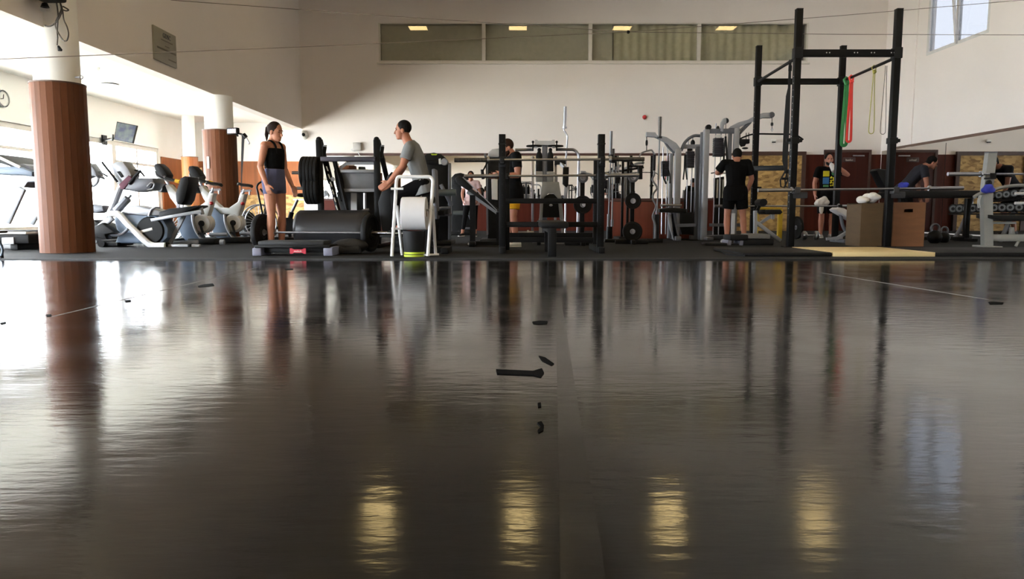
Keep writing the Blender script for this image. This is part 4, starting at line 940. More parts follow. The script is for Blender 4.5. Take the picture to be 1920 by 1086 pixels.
# ---- press machine (left of the seated man)
def press(Y):
    t = thing('leg_press_machine', 'black and grey plate loaded press machine between the woman and the seated man', 'exercise machine', (at(650, 462, Y).x, Y, 0))
    for xs in ((598, 603, 606), (706, 708.5, 710)):
        m = MB(); m.bar(at(xs[0], 262, Y), (at(xs[1], 420, Y).x, Y, .02), .09, .07, bevel=.012); m.ell(at(xs[0], 262, Y), (.045, .035, .045)); m.build('upright', black, t)
        m = MB(); m.bar(at(xs[0] + 2, 262, Y + .05), at(xs[0] + 22, 345, Y + .35), .07, .05, bevel=.01); m.build('rear_brace', black, t)
        m = MB(); m.box((at(xs[1], 420, Y).x, Y + .42, .03), (.1, 1.1, .06), bevel=.01); m.build('base_foot', black, t)
        m = MB(); m.tube(PT(Y + .05, (xs[0] + 8, 296), (xs[0] + 11, 275)), .03); m.build('stop_bumper', black_matte, t)
        m = MB(); m.tube(PT(Y + .05, (xs[0] + 11, 277), (xs[0] + 11.5, 272)), .026); m.build('bumper_cap', silver, t)
    m = MB(); a, b = at(602, 298.5, Y - .04), at(704, 298.5, Y - .04); m.bar(a, b, .085, .07, bevel=.008); m.build('cross_beam', M('purple_grey_paint', (66, 64, 76), .4, .2), t)
    for dx, dy in ((0, 0), (16, 0)):
        m = MB(); m.bar(at(610 + dx, 296, Y + .05), at(636 + dx, 402, Y - .15), .05, .06, bevel=.008); m.build('guide_rail', black, t)
    for k in range(7):
        a = at(612 + dx * 0 + 3.6 * k, 312 + 14.6 * k, Y - .04 - .03 * k); m = MB(); m.bar(a, a + V(.025, -.006, -.07), .022, .012, bevel=.004); m.build('rail_slot', white_plastic, t)
    m = MB(); m.pxprism([(640, 324), (706, 324), (706, 357), (650, 358), (642, 345)], Y + .1, .04, .004); m.build('foot_plate', M('galvanised_plate', (112, 113, 116), .45, .35, vary=.12), t)
    m = MB(); m.bar(*PT(Y + .06, (630, 321), (706, 321)), .06, .05, bevel=.006); m.bar(*PT(Y + .06, (644, 357), (706, 357)), .05, .05, bevel=.006); m.bar(*PT(Y + .1, (632, 321), (650, 306)), .04, .04); m.bar(*PT(Y + .1, (650, 306), (706, 306)), .04, .05); m.build('carriage_frame', silver, t)
    m = MB(); m.pxprism([(626, 320), (636, 318), (642, 340), (646, 372), (638, 378), (630, 350)], Y, .1, .01); m.build('carriage_bracket', black_matte, t)
    m = MB(); m.cyl(at(624, 336, Y - .02), at(624, 336, Y - .1), .032); m.build('release_knob', silver, t)
    for y in (324, 353):
        m = MB(); m.tube(PT(Y + .02, (548 if y < 340 else 556, y), (600, y + .5)), .025); m.build('plate_horn', chrome, t)
    m = MB(); m.pxprism([(630, 360), (700, 360), (700, 425), (690, 430), (660, 425), (640, 400)], Y + .5, .25, .02); m.build('seat_frame', black_matte, t)
    m = MB(); m.tube(rnd(PT(Y - .02, (684, 362), (684, 388), (686, 404)), .03), .022); m.tube(rnd(PT(Y - .03, (674, 400), (682, 394), (692, 393)), .03), .02); m.build('lock_handle', chrome, t)
    m = MB(); m.bar(*PT(Y + .25, (664, 362), (664, 430)), .09, .06); m.build('rear_post', white_metal, t)
    m = MB(); m.bar(*PT(Y + .12, (676, 362), (676, 440)), .1, .06); m.build('front_post', black, t)
    return t
Yp2 = 11.3
press(Yp2)
x0 = at(566, 324, Yp2).x
for k in range(5): plate('black rubber plate on the upper left horn of the press machine', (x0 + .03 + .052 * k, Yp2 + .02, at(578, 324, Yp2).z), .245, .048, (1, 0, 0), 'plates on the upper left horn of the press machine')
for k in range(4): plate('black rubber plate on the lower left horn of the press machine', (at(577, 354, Yp2).x + .052 * k, Yp2 - .0 + .02, at(580, 354, Yp2).z), .235, .048, (1, 0, 0), 'plates on the lower left horn of the press machine')
# seat of the man
def press_seat():
    t = thing('seat_unit', 'padded black machine seat with grey back under the seated man', 'seat', (PM['waist'].x, Ym, 0))
    hz = PM['lh'].z - .125; hx = PM['lh'].x
    m = MB(); m.box((hx - .06, Ym, hz - .045), (.46, .42, .09), bevel=.03); m.build('seat', vinyl_black, t)
    m = MB(); m.bar((hx + .17, Ym + .02, hz - .3), (hx + .15, Ym + .02, hz + .36), .05, .3, up=(0, 1, 0), bevel=.015); m.build('back_plate', silver_dark, t)
    m = MB(); m.bar((hx + .05, Ym, .05), (hx + .05, Ym, hz - .09), .1, .12, bevel=.01); m.bar((hx - .45, Ym, .04), (hx + .3, Ym, .04), .1, .08, bevel=.01); m.box((hx + .3, Ym, .04), (.1, .6, .08), bevel=.01); m.bar((hx + .05, Ym, hz - .22), (hx + .28, Ym, hz - .22), .06, .06); m.build('frame', black, t)
    m = MB(); lz = min(PM['lt'].z, PM['rt'].z) - .012; lx = (PM['la'].x + PM['lt'].x) / 2; m.box((lx, Ym, lz - .015), (.36, .52, .03), bevel=.008); m.bar((lx, Ym, .05), (lx, Ym, lz - .02), .08, .08); m.build('foot_plate', black_matte, t)
    m = MB(); m.pxprism([(708, 380), (716, 356), (726, 330), (733, 322), (737, 342), (738, 380), (736, 430), (716, 436)], Ym + .28, .2, .03); m.build('side_shroud', black_matte, t)
press_seat()
# ---- long barbell on the floor
a, b = at(470, 440, 10.45), at(737, 440, 10.05); a.z = b.z = .262
barbell('long barbell lying across the floor in front of the woman, loaded at both ends', a, b, sl=.36)
d = (b - a).normalized()
c1 = a + d * ((at(491, 438, 10.4).x - a.x) / d.x); c2 = a + d * ((at(694, 438, 10.1).x - a.x) / d.x)
plate('large black plate on the left end of the floor barbell by the woman', c1, .258, .07, (1, -.22, 0))
plate('large black plate on the right end of the floor barbell beside the folding stand', c2, .258, .07, (1, -.22, 0))
# ---- black roll cushion
Yc_ = 10.7
a, b = at(555, 455, Yc_), at(692, 455, Yc_)
m = MB(); prof = [(0, 0), (.24, 0), (.275, .035)]
n = 9
for k in range(n + 1): prof += [(.285, .05 + (b.x - a.x - .1) * k / n)]
prof += [(.275, b.x - a.x - .035), (.24, b.x - a.x), (0, b.x - a.x)]
m.lathe(prof, (a.x, Yc_ + .1, .287), (1, 0, 0), 40); o = m.build('roll_cushion', M('black_creased_vinyl', (30, 30, 34), .42, vary=.15, scale=(1, 14, 14), bump=.35, bscale=7)); tag(o, 'big black padded roll lying on the floor behind the barbell', 'cushion')
# ---- step platform on the mat edge
def step(x0, x1, Y):
    t = thing('step_platform', 'black step platform with grey end blocks at the mat edge, red tag below', 'step', ((x0 + x1) / 2, Y, 0))
    for xx in (x0 + .05, x1 - .05):
        m = MB(); m.box((xx, Y, .05), (.115, .4, .1), bevel=.012); m.box((xx + (.01 if xx < 0 else 0), Y, .1), (.1, .36, .02), bevel=.005); m.build('riser_block', M('grey_riser', (112, 112, 128), .6), t)
    m = MB(); m.box(((x0 + x1) / 2, Y, .118), (x1 - x0 - .04, .4, .035), bevel=.01); m.build('lower_deck', black_matte, t)
    m = MB(); m.box(((x0 + x1) / 2 - .02, Y + .02, .158), (x1 - x0 - .16, .4, .05), bevel=.014); m.box(((x0 + x1) / 2 - .02, Y + .02, .182), (x1 - x0 - .2, .36, .006)); m.build('top_deck', M('black_step_top', (34, 34, 36), .7, vary=.2, scale=(60, 60, 60)), t)
    a, b = at(543, 474, Y - .2), at(573, 474, Y - .2)
    m = MB(); zc = .06; h = .034
    m.prism([V(a.x, Y - .19, zc - h), V(a.x + .025, Y - .19, zc - h), V(a.x + .045, Y - .19, zc - h * .62), V(b.x - .045, Y - .19, zc - h * .62), V(b.x - .025, Y - .19, zc - h), V(b.x, Y - .19, zc - h), V(b.x, Y - .19, zc + h), V(b.x - .025, Y - .19, zc + h), V(b.x - .045, Y - .19, zc + h * .62), V(a.x + .045, Y - .19, zc + h * .62), V(a.x + .025, Y - .19, zc + h), V(a.x, Y - .19, zc + h)], (0, .02, 0)); tg = m.build('red_tag', M('crimson_plastic', (176, 26, 52), .5), t)
    text('tag_lettering', 'reebok', ((a.x + b.x) / 2, Y - .192, zc - .012), .034, white_plastic, tg)
    m = MB(); m.box(((x0 + x1) / 2, Y, .07), (x1 - x0 - .22, .2, .07), bevel=.01); m.build('under_rib', black_matte, t)
step(at(478, 474, 9.3).x, at(625, 474, 9.3).x, 9.42)
o = MB().ell((at(655, 470, 9.7).x, 9.75, .1), (.24, .18, .1)).box((at(650, 470, 9.7).x, 9.7, .06), (.4, .26, .11), bevel=.04).build('sports_bag', M('black_nylon', (22, 22, 24), .6, vary=.2, bump=.4, bscale=20)); tag(o, 'low black sports bag on the floor right of the step platform', 'bag')
# ---- folding stand with paper roll and bin
def folding_stand(Y):
    t = thing('folding_stand', 'white tubular folding stand in front of the seated man', 'stand', (at(777, 480, Y).x, Y, 0)); r = .021
    f0 = V(at(736, 480, Y).x, Y - .05, .01); f1 = V(at(803, 480, Y).x, Y - .05, .01)
    m = MB(); m.tube(rnd([f0, at(743.5, 338, Y + .12), at(746, 331.5, Y + .12) + V(.0, 0, 0), at(807, 331.5, Y + .12), at(812, 338, Y + .12), f1], .06, 6), r, 12); m.build('front_frame', white_metal, t)
    for (x0, y0, x1) in ((744, 386, 754), (811, 386, 817)):
        m = MB(); p = at(x1, 476, Y + .28); p.z = .01; m.tube([at(x0, y0, Y + .1), p], r * .9, 12); m.build('rear_leg', white_metal, t)
    for y, x0, x1 in ((354, 733, 756), (429, 734, 756)):
        m = MB(); m.tube(PT(Y + .05, (x0, y), (x1, y)), .015, 10); m.build('peg', white_metal, t)
    m = MB(); m.tube(PT(Y + .07, (752, 394), (812, 394)), .014); m.build('roll_axle', steel, t)
    m = MB(); p = at(795, 478, Y + .05); m.tube([V(p.x, Y + .02, .02), V(p.x + .17, Y + .14, .02)], .014); m.build('foot_bar', white_metal, t)
folding_stand(9.05)
Yr = 9.05 + .12
a, b = at(754.5, 400, Yr), at(800, 400, Yr); zt, zb = at(777, 369.5, Yr).z, at(777, 431.5, Yr).z
R_ = (zt - zb) / 2
t = thing('paper_roll', 'big white paper roll on the folding stand above the bin', 'paper roll', ((a.x + b.x) / 2, Yr, zb))
MB().lathe([(.04, 0), (R_ - .004, 0), (R_, .004), (R_, b.x - a.x - .004), (R_ - .004, b.x - a.x), (.04, b.x - a.x)], (a.x, Yr, (zt + zb) / 2), (1, 0, 0), 48).build('paper', M('white_paper', (216, 214, 214), .9, vary=.02), t)
MB().lathe([(.018, -.004), (.042, -.004), (.042, b.x - a.x + .004), (.018, b.x - a.x + .004)], (a.x, Yr, (zt + zb) / 2), (1, 0, 0), 24).build('core', M('card_core', (150, 120, 90), .9), t)
c = at(777, 470, 9.12); h = at(777, 433, 9.12).z
t = thing('waste_bin', 'black round waste bin with lime green base rings under the paper roll', 'bin', (c.x, 9.12, 0))
MB().lathe([(0, .012), (.118, .012), (.122, .03), (.142, h), (.136, h), (.114, .03), (0, .03)], (c.x, 9.12, 0), seg=36).build('body', black_matte, t)
for z0 in (.0, .034):
    MB().lathe([(.1, z0), (.126, z0), (.128, z0 + .012), (.126, z0 + .024), (.1, z0 + .024)], (c.x, 9.12, 0), seg=36).build('lime_ring', M('lime_plastic', (176, 196, 40), .5), t)
# ---- selector machines behind the seated man
def selector(label, Y, x0, x1, ytop, green=True, sc=1):
    t = thing('selector_machine', label, 'exercise machine', (at((x0 + x1) / 2, 455, Y).x, Y, 0))
    w = x1 - x0
    z = lambda x, y: (x0 + w * x, y)
    def q(px, py, dY=0): return at(px, py, Y + dY)
    yb = 397 + .04 / Y * F * 1 + (CH - .04) / Y * F * 1 - .04 / Y * F
    m = MB(); m.pxprism([z(0, ytop + 9), z(.18, ytop + 2), z(.45, ytop), z(.72, ytop + 3), z(.9, ytop + 12), z(1, ytop + 28), z(1, yb), z(0, yb)], Y, .35, .03); m.build('weight_shroud', black_matte, t)
    m = MB(); m.pxprism([z(.12, ytop + 14), z(.8, ytop + 14), z(.86, ytop + 24), z(.1, ytop + 22)], Y - .02, .04, .01); m.build('top_fascia', black, t)
    if green:
        m = MB(); m.pxprism([z(.34, ytop + 2.5), z(.58, ytop + 2.5), z(.54, ytop + 5), z(.38, ytop + 5)], Y - .012, .02, .003); m.build('lime_badge', M('lime_plastic', (176, 196, 40), .5), t)
    m = MB(); c = q(x0 + w * .84, ytop + 18); m.lathe([(0, -.06), (.05, -.06), (.06, -.04), (.06, .04), (0, .04)], c, (0, 1, 0), 24); m.build('pulley_cover', silver, t)
    m = MB(); m.bar(*[q(x0 + w * 1.02, y) for y in (ytop + 20, yb)], .05, .07, bevel=.01); m.build('side_post', silver_dark, t)
    m = MB(); m.pxprism([z(.62, ytop + 12), z(.7, ytop + 11), z(.72, ytop + 22), z(.63, ytop + 22)], Y - .03, .03, .004); m.build('instruction_card', white_plastic, t)
    m = MB(); m.tube(PT(Y - .2, (x0 + w * .1, ytop + 76), (x0 + w * 1.25, ytop + 75)), .055, 16); m.build('roller_pad', M('grey_green_vinyl', (72, 78, 76), .5), t)
    m = MB(); m.bar(q(x0 + w * .7, ytop + 60, -.15), q(x0 + w * 1.1, ytop + 100, -.15), .05, .06, bevel=.01); m.bar(q(x0 + w * .5, ytop + 118, -.2), q(x0 + w * 1.1, ytop + 116, -.2), .05, .05, bevel=.01); m.tube(rnd(PT(Y - .2, (x0 + w * .5, ytop + 112), (x0 + w * .65, ytop + 104), (x0 + w * 1.05, ytop + 104)), .05), .025); m.build('lever_arm', silver_dark, t)
    m = MB(); m.pxprism([z(.35, ytop + 108), z(.95, ytop + 106), z(.95, ytop + 116), z(.35, ytop + 118)], Y - .45, .4, .03); m.build('seat', vinyl_black, t)
    m = MB(); c = q(x0 + w * .6, 440); m.box((c.x, Y - .15, .04), (w * Y / F * 1.15, .9, .07), bevel=.02); m.bar((c.x, Y - .25, .05), (c.x, Y - .25, at(0, ytop + 112, Y).z - .04), .08, .08); m.build('base_frame', black, t)
    return t
selector('black rounded exercise machine with lime green badge right of the seated man', 12.6, 790, 842, 286)
selector('smaller black exercise machine with rounded top behind the woman in pink', 17.9, 846, 884, 324, False)
# ---- sloping sit up bench
def situp(Y):
    t = thing('incline_bench', 'black sloping sit up bench left of the black bench rack', 'bench', (at(890, 455, Y).x, Y, 0))
    m = MB(); m.pxprism([(853, 334), (860, 330), (868, 334), (885, 350), (884, 356), (878, 358), (856, 343)], Y - .15, .3, .02); m.build('backrest', vinyl_black, t)
    m = MB(); m.pxprism([(878, 358), (884, 354), (934, 392), (934, 398)], Y - .15, .3, .01); m.build('long_pad', vinyl_black, t)
    m = MB(); m.bar(*PT(Y, (876, 360), (936, 402)), .05, .05); m.bar(*PT(Y - .16, (868, 332), (932, 395)), .02, .015); m.build('frame_rail', silver, t)
    a = at(886, 366, Y); m = MB(); m.bar((a.x, Y, .05), a, .09, .07); m.box((a.x, Y, .04), (.1, .6, .08), bevel=.015); m.bar((a.x, Y, .05), (at(936, 440, Y).x, Y, .05), .07, .06); m.bar((at(934, 440, Y).x, Y, .04), at(934, 398, Y), .06, .06); m.build('stand', black, t)
situp(11.9)
# ---- grey topped machine behind the left upright
def grey_top(Y):
    t = thing('shoulder_press_machine', 'machine with pale grey rounded top behind the left upright of the bench rack', 'exercise machine', (at(925, 455, Y).x, Y, 0))
    m = MB(); m.pxprism([(914, 294), (916, 285), (923, 279.5), (936, 278), (944, 284), (945, 296)], Y, .3, .03); m.build('top_cover', M('pale_grey_plastic', (166, 164, 160), .5), t)
    m = MB(); m.pxprism([(914, 296), (945, 296), (945, 450), (914, 450)], Y + .02, .26, .02); m.build('weight_tower', black_matte, t)
    m = MB(); m.pxprism([(921, 330), (933, 326), (933, 375), (922, 374)], Y - .03, .04, .008); m.build('white_panel', white_plastic, t)
    m = MB(); m.bar(*PT(Y - .1, (909, 288), (913, 305)), .05, .04); m.bar(*PT(Y - .1, (912, 302), (914, 440)), .03, .04); m.build('side_arm', silver_dark, t)
    m = MB(); m.tube(PT(Y - .2, (904, 318), (906, 336)), .028); m.build('hand_grip', black_matte, t)
    m = MB(); m.bar(*PT(Y - .15, (914, 304), (905, 322)), .025, .025); m.box((at(928, 450, Y).x, Y, .04), (.5, .9, .08), bevel=.02); m.build('base_frame', black, t)
grey_top(13.0)
o = MB().box((at(906, 457, 12.3).x, 12.3, .02), (.5, .3, .035), bevel=.01).build('floor_board', M('pale_board', (176, 170, 160), .7)); tag(o, 'pale flat board on the floor left of the bench rack', 'board')
# ---- black bench rack with two barbells
def bench_rack():
    Y = 9.86; Y2 = 10.7
    t = thing('bench_rack', 'black bench press rack with two barbells, in front of the bearded man', 'rack', (at(1035, 475, Y).x, Y, 0))
    for xt, xb, side in ((938, 942, -1), (1129.5, 1125, 1)):
        a = V(at(xb, 474.5, Y).x, Y, 0); zt = at(xt, 252, Y).z
        m = MB(); m.bar(a, (a.x, Y, zt), .088, .088, bevel=.006); m.build('upright', black, t)
        m = MB()
        for k in range(9): m.box((a.x, Y - .0445, .35 + k * .14), (.014, .004, .014))
        m.build('pin_holes', M('hole_dark', (8, 8, 8), .8), t)
        m = MB(); m.box((a.x, Y, zt - .125), (.098, .098, .02)); m.build('upright_band', black_matte, t)
        xb2 = xb + side * -2; z2 = at(xt, 300, Y2).z
        m = MB(); m.bar((at(xb2 - 6 * side, 462, Y2).x, Y2, 0), (at(xb2 - 6 * side, 462, Y2).x, Y2, z2), .085, .085, bevel=.006); m.build('rear_upright', black, t)
        m = MB(); m.bar((a.x, Y - .2, .045), (a.x, Y2 + .2, .045), .08, .08, bevel=.008); m.build('base_runner', black, t)
        zj = at(960, 300, Y - .12).z
        m = MB(); m.box((a.x, Y - .1, zj - .035), (.06, .15, .03), bevel=.005); m.box((a.x, Y - .17, zj + .0), (.06, .02, .06), bevel=.005); m.box((a.x, Y - .05, zj - .02), (.095, .02, .14), bevel=.004); m.build('front_hook', black_matte, t)
        zj = at(960, 330, Y2 - .12).z
        m = MB(); m.box((at(xb2 - 6 * side, 462, Y2).x, Y2 - .1, zj - .035), (.06, .15, .03), bevel=.005); m.box((at(xb2 - 6 * side, 462, Y2).x, Y2 - .17, zj), (.06, .02, .06), bevel=.005); m.build('rear_hook', black_matte, t)
    def cross(y, Yc, h, n_='cross_beam'):
        m = MB(); a, b = at(942, y, Yc), at(1126, y, Yc); m.bar(a, b, h, .07, up=(0, 1, 0) if False else (0, 0, 1), bevel=.006); return m.build(n_, black, t)
    cross(377, Y2, .105); cross(450, Y2, .07); cross(441, Y2 + .35, .06); cross(421, Y, .035)
    # bench
    zb = at(1035, 421, 9.4).z
    m = MB(); m.box((at(1035, 420, 9.6).x, 9.75, zb), (.34, 1.5, .085), bevel=.03); m.build('bench_pad', vinyl_black, t)
    m = MB(); x = at(1035, 484, 9.05).x; m.bar((x, 9.05, 0), (x, 9.05, zb - .04), .1, .08, bevel=.006); m.bar((x, 9.05, zb - .07), (x, 10.7, zb - .07), .08, .06); m.build('front_leg', black, t)
    m = MB(); x = at(1025, 466, 10.2).x; m.bar((x, 10.2, 0), (x, 10.2, zb - .09), .06, .06); m.build('rear_leg', black, t)
bench_rack()
barbell('upper barbell of the bench rack with worn dark left sleeve', at(852, 300.5, 9.7), at(1208, 298.5, 9.7), .44, .016, .028, knurl)
barbell('lower barbell of the bench rack just below the upper bar', at(870, 330.5, 10.55), at(1198, 328.5, 10.55), .46, .016, .026, steel)
b_ = barbell('short steel bar lying low under the bench rack on the left', at(950, 435.5, 12.2), at(1001, 435.5, 12.2), .1, .014, .02, chrome)
t = thing('low_bar_rack', 'low black rack holding steel bars on the floor behind the bench rack', 'rack', (at(1040, 452, 12.2).x, 12.2, 0))
for xx in (948, 1010, 1075, 1120):
    m = MB(); a = at(xx, 452, 12.2); m.bar((a.x, 12.2, 0), (a.x, 12.2, at(xx, 437.5, 12.2).z), .06, .09, bevel=.006); m.build('post', black, t)
for yy, dz in ((440, 0), (450, .0)):
    m = MB(); m.bar(at(945, yy, 12.28), at(1123, yy, 12.28), .05, .05, bevel=.006); m.build('rail', black, t)
for k, xx in enumerate((955, 980, 1000, 1020, 1055, 1110)):
    m = MB(); a = at(xx, 444 + (k % 2) * 1, 12.2); m.tube([a - V(.07, 0, 0), a + V(.07, 0, 0)], .02); m.build('bar_end', steel, t)
# ---- pec deck with grey shield
def pec_deck(Y):
    t = thing('pec_deck_machine', 'grey chest fly machine with black shield behind the bench rack', 'exercise machine', (at(1033, 455, Y).x, Y, 0))
    def q(x, y, d=0): return at(x, y, Y + d)
    gp = M('mid_grey_paint', (132, 131, 128), .45, .2)
    m = MB(); m.pxprism([(1003, 262), (1007, 262), (1009, 264), (1034, 264), (1036, 262), (1040, 262), (1041, 277), (1036, 277), (1034, 272), (1009, 272), (1007, 277), (1002, 277)], Y - .06, .12, .01); m.build('top_bracket', M('pale_grey_plastic', (166, 164, 160), .5), t)
    for sx in (-1, 1):
        m = MB(); c = q(1021.5 + sx * 20, 274); m.lathe([(0, -.012), (.13, -.012), (.14, 0), (.13, .012), (0, .012)], c, (0, 0, 1), 28); m.build('cam_disc', black_matte, t)
        m = MB(); m.tube([c + V(sx * .02, 0, 0), c + V(sx * .02, 0, .06)], .012); m.ell(c + V(sx * .02, 0, .07), (.022, .022, .022)); m.tube([c + V(sx * .02, 0, -.01), c + V(sx * .02, 0, -.08)], .014); m.build('cam_knob', black_matte, t)
        m = MB(); x = 1021.5 + sx * 10.5; m.pxprism([(x - 6, 292), (x - 4, 286), (x, 282), (x + 4, 286), (x + 6, 292), (x + 6, 321), (x - 6, 321)], Y - .03, .14, .015); m.build('weight_stack', black_matte, t)
        m = MB(); m.tube([q(x, 281), q(x, 292)], .03); m.ell(q(x, 281), (.032, .032, .032)); m.build('stack_pulley', black, t)
        m = MB(); m.pxprism([(x - 7, 322), (x + 7, 322), (x + 6, 341), (x - 6, 341)], Y - .04, .12, .01); m.build('lower_shroud', gp, t)
    for xx in (999, 1042):
        m = MB(); m.bar(q(xx, 296, .03), V(q(xx, 296).x, Y + .03, .03), .04, .05, bevel=.006); m.ell(q(xx, 296, .03), (.03, .03, .03)); m.build('side_post', steel, t)
    m = MB(); m.bar(q(1021.5, 270, .04), V(q(1021.5, 270).x, Y + .04, .05), .09, .09, bevel=.01); m.build('main_column', silver_dark, t)
    m = MB(); m.tube(rnd([q(966, 281, .1), q(1000, 281, .1)], .1), .025); m.build('left_bar', steel, t)
    m = MB(); m.tube(rnd([q(1044, 280.5, .1), q(1078, 280.5, .1), q(1085.5, 291, .1), V(q(1085.5, 291).x, Y + .1, .03)], .12), .025); m.build('right_bar', steel, t)
    m = MB(); m.pxprism([(1017, 341), (1048, 341), (1052, 365), (1057, 412), (1050, 412), (1046, 372), (1038, 363), (1028, 363), (1019, 371), (1017, 412), (1011, 412), (1014, 365)], Y - .28, .06, .008); m.build('shield_frame', gp, t)
    m = MB(); m.pxprism([(1016, 408), (1015, 380), (1022, 368), (1030, 363.5), (1038, 363.5), (1046, 371), (1051, 382), (1053, 408)], Y - .25, .05, .008); m.build('shield_panel', black, t)
    m = MB(); m.ell(q(1033, 385, -.26), (.03, .012, .02)); m.build('shield_badge', silver, t)
    m = MB(); m.pxprism([(1056, 313), (1067, 313), (1066, 348), (1062, 352), (1055, 345)], Y - .3, .1, .02); m.build('arm_pad', vinyl_black, t)
    m = MB(); m.bar(q(1062, 349, -.25), q(1060, 373, -.25), .06, .05, bevel=.008); m.bar(q(1062, 318, -.2), q(1045, 300, 0), .05, .05); m.build('arm_lever', silver, t, split=True)
    m = MB(); m.pxprism([(1040, 300), (1061, 300), (1061, 308), (1040, 309)], Y - .1, .1, .01); m.build('top_pad', vinyl_black, t)
    m = MB(); m.bar(V(q(1014, 420).x, Y - .25, .04), V(q(1056, 420).x, Y - .25, .04), .08, .08); m.bar(V(q(1033, 420).x, Y - .3, .04), V(q(1033, 420).x, Y + .4, .04), .1, .08)
    for xx in (1013, 1054): m.bar(q(xx, 410, -.25), V(q(xx, 410).x, Y - .25, .04), .05, .05)
    m.bar(V(q(999, 420).x, Y + .03, .04), V(q(1086, 420).x, Y + .1, .04), .06, .06); m.build('base_frame', gp, t)
pec_deck(12.9)
# vertical curved bar
a = at(1060, 200, 13.4)
t = thing('bent_bar', 'bent chrome bar standing upright with a thick sleeve at its top behind the chest machine', 'barbell', (a.x, 13.4, 0))
MB().tube(PT(13.4, (1060, 200), (1058.5, 240)), .028, 14).build('sleeve', chrome, t)
MB().lathe([(0, 0), (.042, 0), (.042, .03), (0, .03)], at(1058.5, 241, 13.4), (0, 0, 1), 16).build('collar', steel, t)
m = MB(); p = at(1061, 300, 13.4); m.tube(rnd(PT(13.4, (1058.5, 240), (1057, 244), (1064, 254), (1063, 275), (1061, 298)) + [V(p.x, 13.4, 0)], .06), .016); m.build('shaft', chrome, t)
# ---- red emergency button
a = at(1208, 220, YB)
t = thing('alarm_button', 'small round red alarm fitting on the back wall', 'alarm', (a.x, YB, a.z))
MB().lathe([(0, .0), (.07, 0), (.07, .03), (0, .03)], (a.x, YB, a.z), (0, -1, 0), 24).build('base', white_plastic, t)
MB().lathe([(0, .09), (.035, .085), (.058, .06), (.062, .03), (0, .03)], (a.x, YB, a.z), (0, -1, 0), 24).build('red_dome', red_p, t)
# ---- plate trees and upright bar holder
def plate_tree(px, Y, plates, label, extra=()):
    x = at(px, 455, Y).x
    t = thing('plate_tree', label, 'plate tree', (x, Y, 0))
    zt = at(px, 330, Y).z
    m = MB(); m.bar((x, Y, .04), (x, Y, zt), .07, .07, bevel=.006); m.build('post', black, t)
    m = MB(); m.bar((x - .28, Y, .035), (x + .28, Y, .035), .07, .07, bevel=.008); m.bar((x, Y - .25, .035), (x, Y + .3, .035), .07, .07, bevel=.008); m.build('base', black, t)
    for y in [p[0] for p in plates]:
        z = at(px, y, Y).z; m = MB(); m.tube([V(x, Y - .18, z), V(x, Y + .18, z)], .024); m.build('horn', steel, t)
    for y, r, wl in plates:
        z = at(px, y, Y).z
        plate(wl, (x, Y - .08, z), r * Y / F, .045, (0, 1, 0), m_=rubber_plate if r > 10 else silver_dark)
    return t
plate_tree(1184, 12.7, ((333, 9.5, 'small grey plate at the top of the right plate tree'), (377, 15, 'middle sized black plate halfway up the right plate tree'), (434, 18.5, 'largest black plate at the foot of the right plate tree')), 'black plate tree carrying three plates before the red brown partition')
plate_tree(1091, 12.15, ((334, 9.5, 'small grey plate at the top of the plate tree behind the right rack upright'), (384, 17, 'black plate halfway up the plate tree behind the bench rack')), 'black plate tree just behind the bench rack, nearly hidden')
def bar_holder(Y):
    x0, x1 = at(1132, 455, Y).x, at(1240, 455, Y).x
    t = thing('bar_holder', 'low black floor rail with sockets for upright bars', 'rack', ((x0 + x1) / 2, Y, 0))
    m = MB(); m.box(((x0 + x1) / 2, Y, .03), (x1 - x0, .3, .06), bevel=.012); m.build('base_rail', black, t)
    for px, h in ((1231, 402), (1143, 425)):
        m = MB(); a = at(px, 455, Y); z = at(px, h, Y).z; m.lathe([(.034, .06), (.055, .06), (.055, z), (.034, z)], (a.x, Y + .05, 0), seg=20); m.build('socket', black, t)
bar_holder(13.4)
def standing_bar(label, px, ytop, ybot, Y, top_len, dark, lean=0):
    x = at(px, 400, Y).x; zt = at(px, ytop, Y).z; zb = max(.07, at(px, ybot, Y).z); dl = top_len * Y / F
    t = thing('barbell', label, 'barbell', (x, Y, zb)); L = lean * Y / F
    MB().tube([V(x, Y, zb), V(x + L * .9, Y, zt - dl)], .013).build('shaft', dull, t)
    MB().tube([V(x + L * .9, Y, zt - dl), V(x + L, Y, zt)], .025 if not dark else .03, 14).build('sleeve', knurl if dark else dull, t)
    MB().tube([V(x, Y, zb), V(x, Y, zb + dl * .5)], .025, 14).build('lower_sleeve', dull, t)
    MB().lathe([(0, 0), (.045, 0), (.045, .03), (0, .03)], (x + L * .9, Y, zt - dl), (0, 0, 1), 16).build('collar', black, t)
standing_bar('upright silver barbell just right of the bench rack', 1141, 246, 425, 13.45, 46, False, 3)
standing_bar('upright barbell with a short dark sleeve right of the bench rack', 1148, 279, 425, 13.55, 26, True)
standing_bar('tallest upright barbell with black sleeve beside the pulldown machine', 1232, 219, 415, 13.45, 39, True, 2)
Y = 13.3
t = thing('curl_bar', 'zigzag steel curl bar standing upright beside the pulldown machine', 'barbell', tuple(at(1228, 424, Y)))
m = MB(); p = at(1229, 424, Y); m.tube(rnd(PT(Y, (1226, 318), (1227, 328), (1222, 336), (1231, 350), (1232, 354), (1224, 364), (1224, 374), (1231, 386), (1223, 406), (1229, 422)) + [V(p.x, Y, .07)], .05), .017, 12); m.build('shaft', dull, t)
m = MB(); m.tube(PT(Y, (1227, 290), (1226, 320)), .028); m.build('sleeve', black_matte, t)
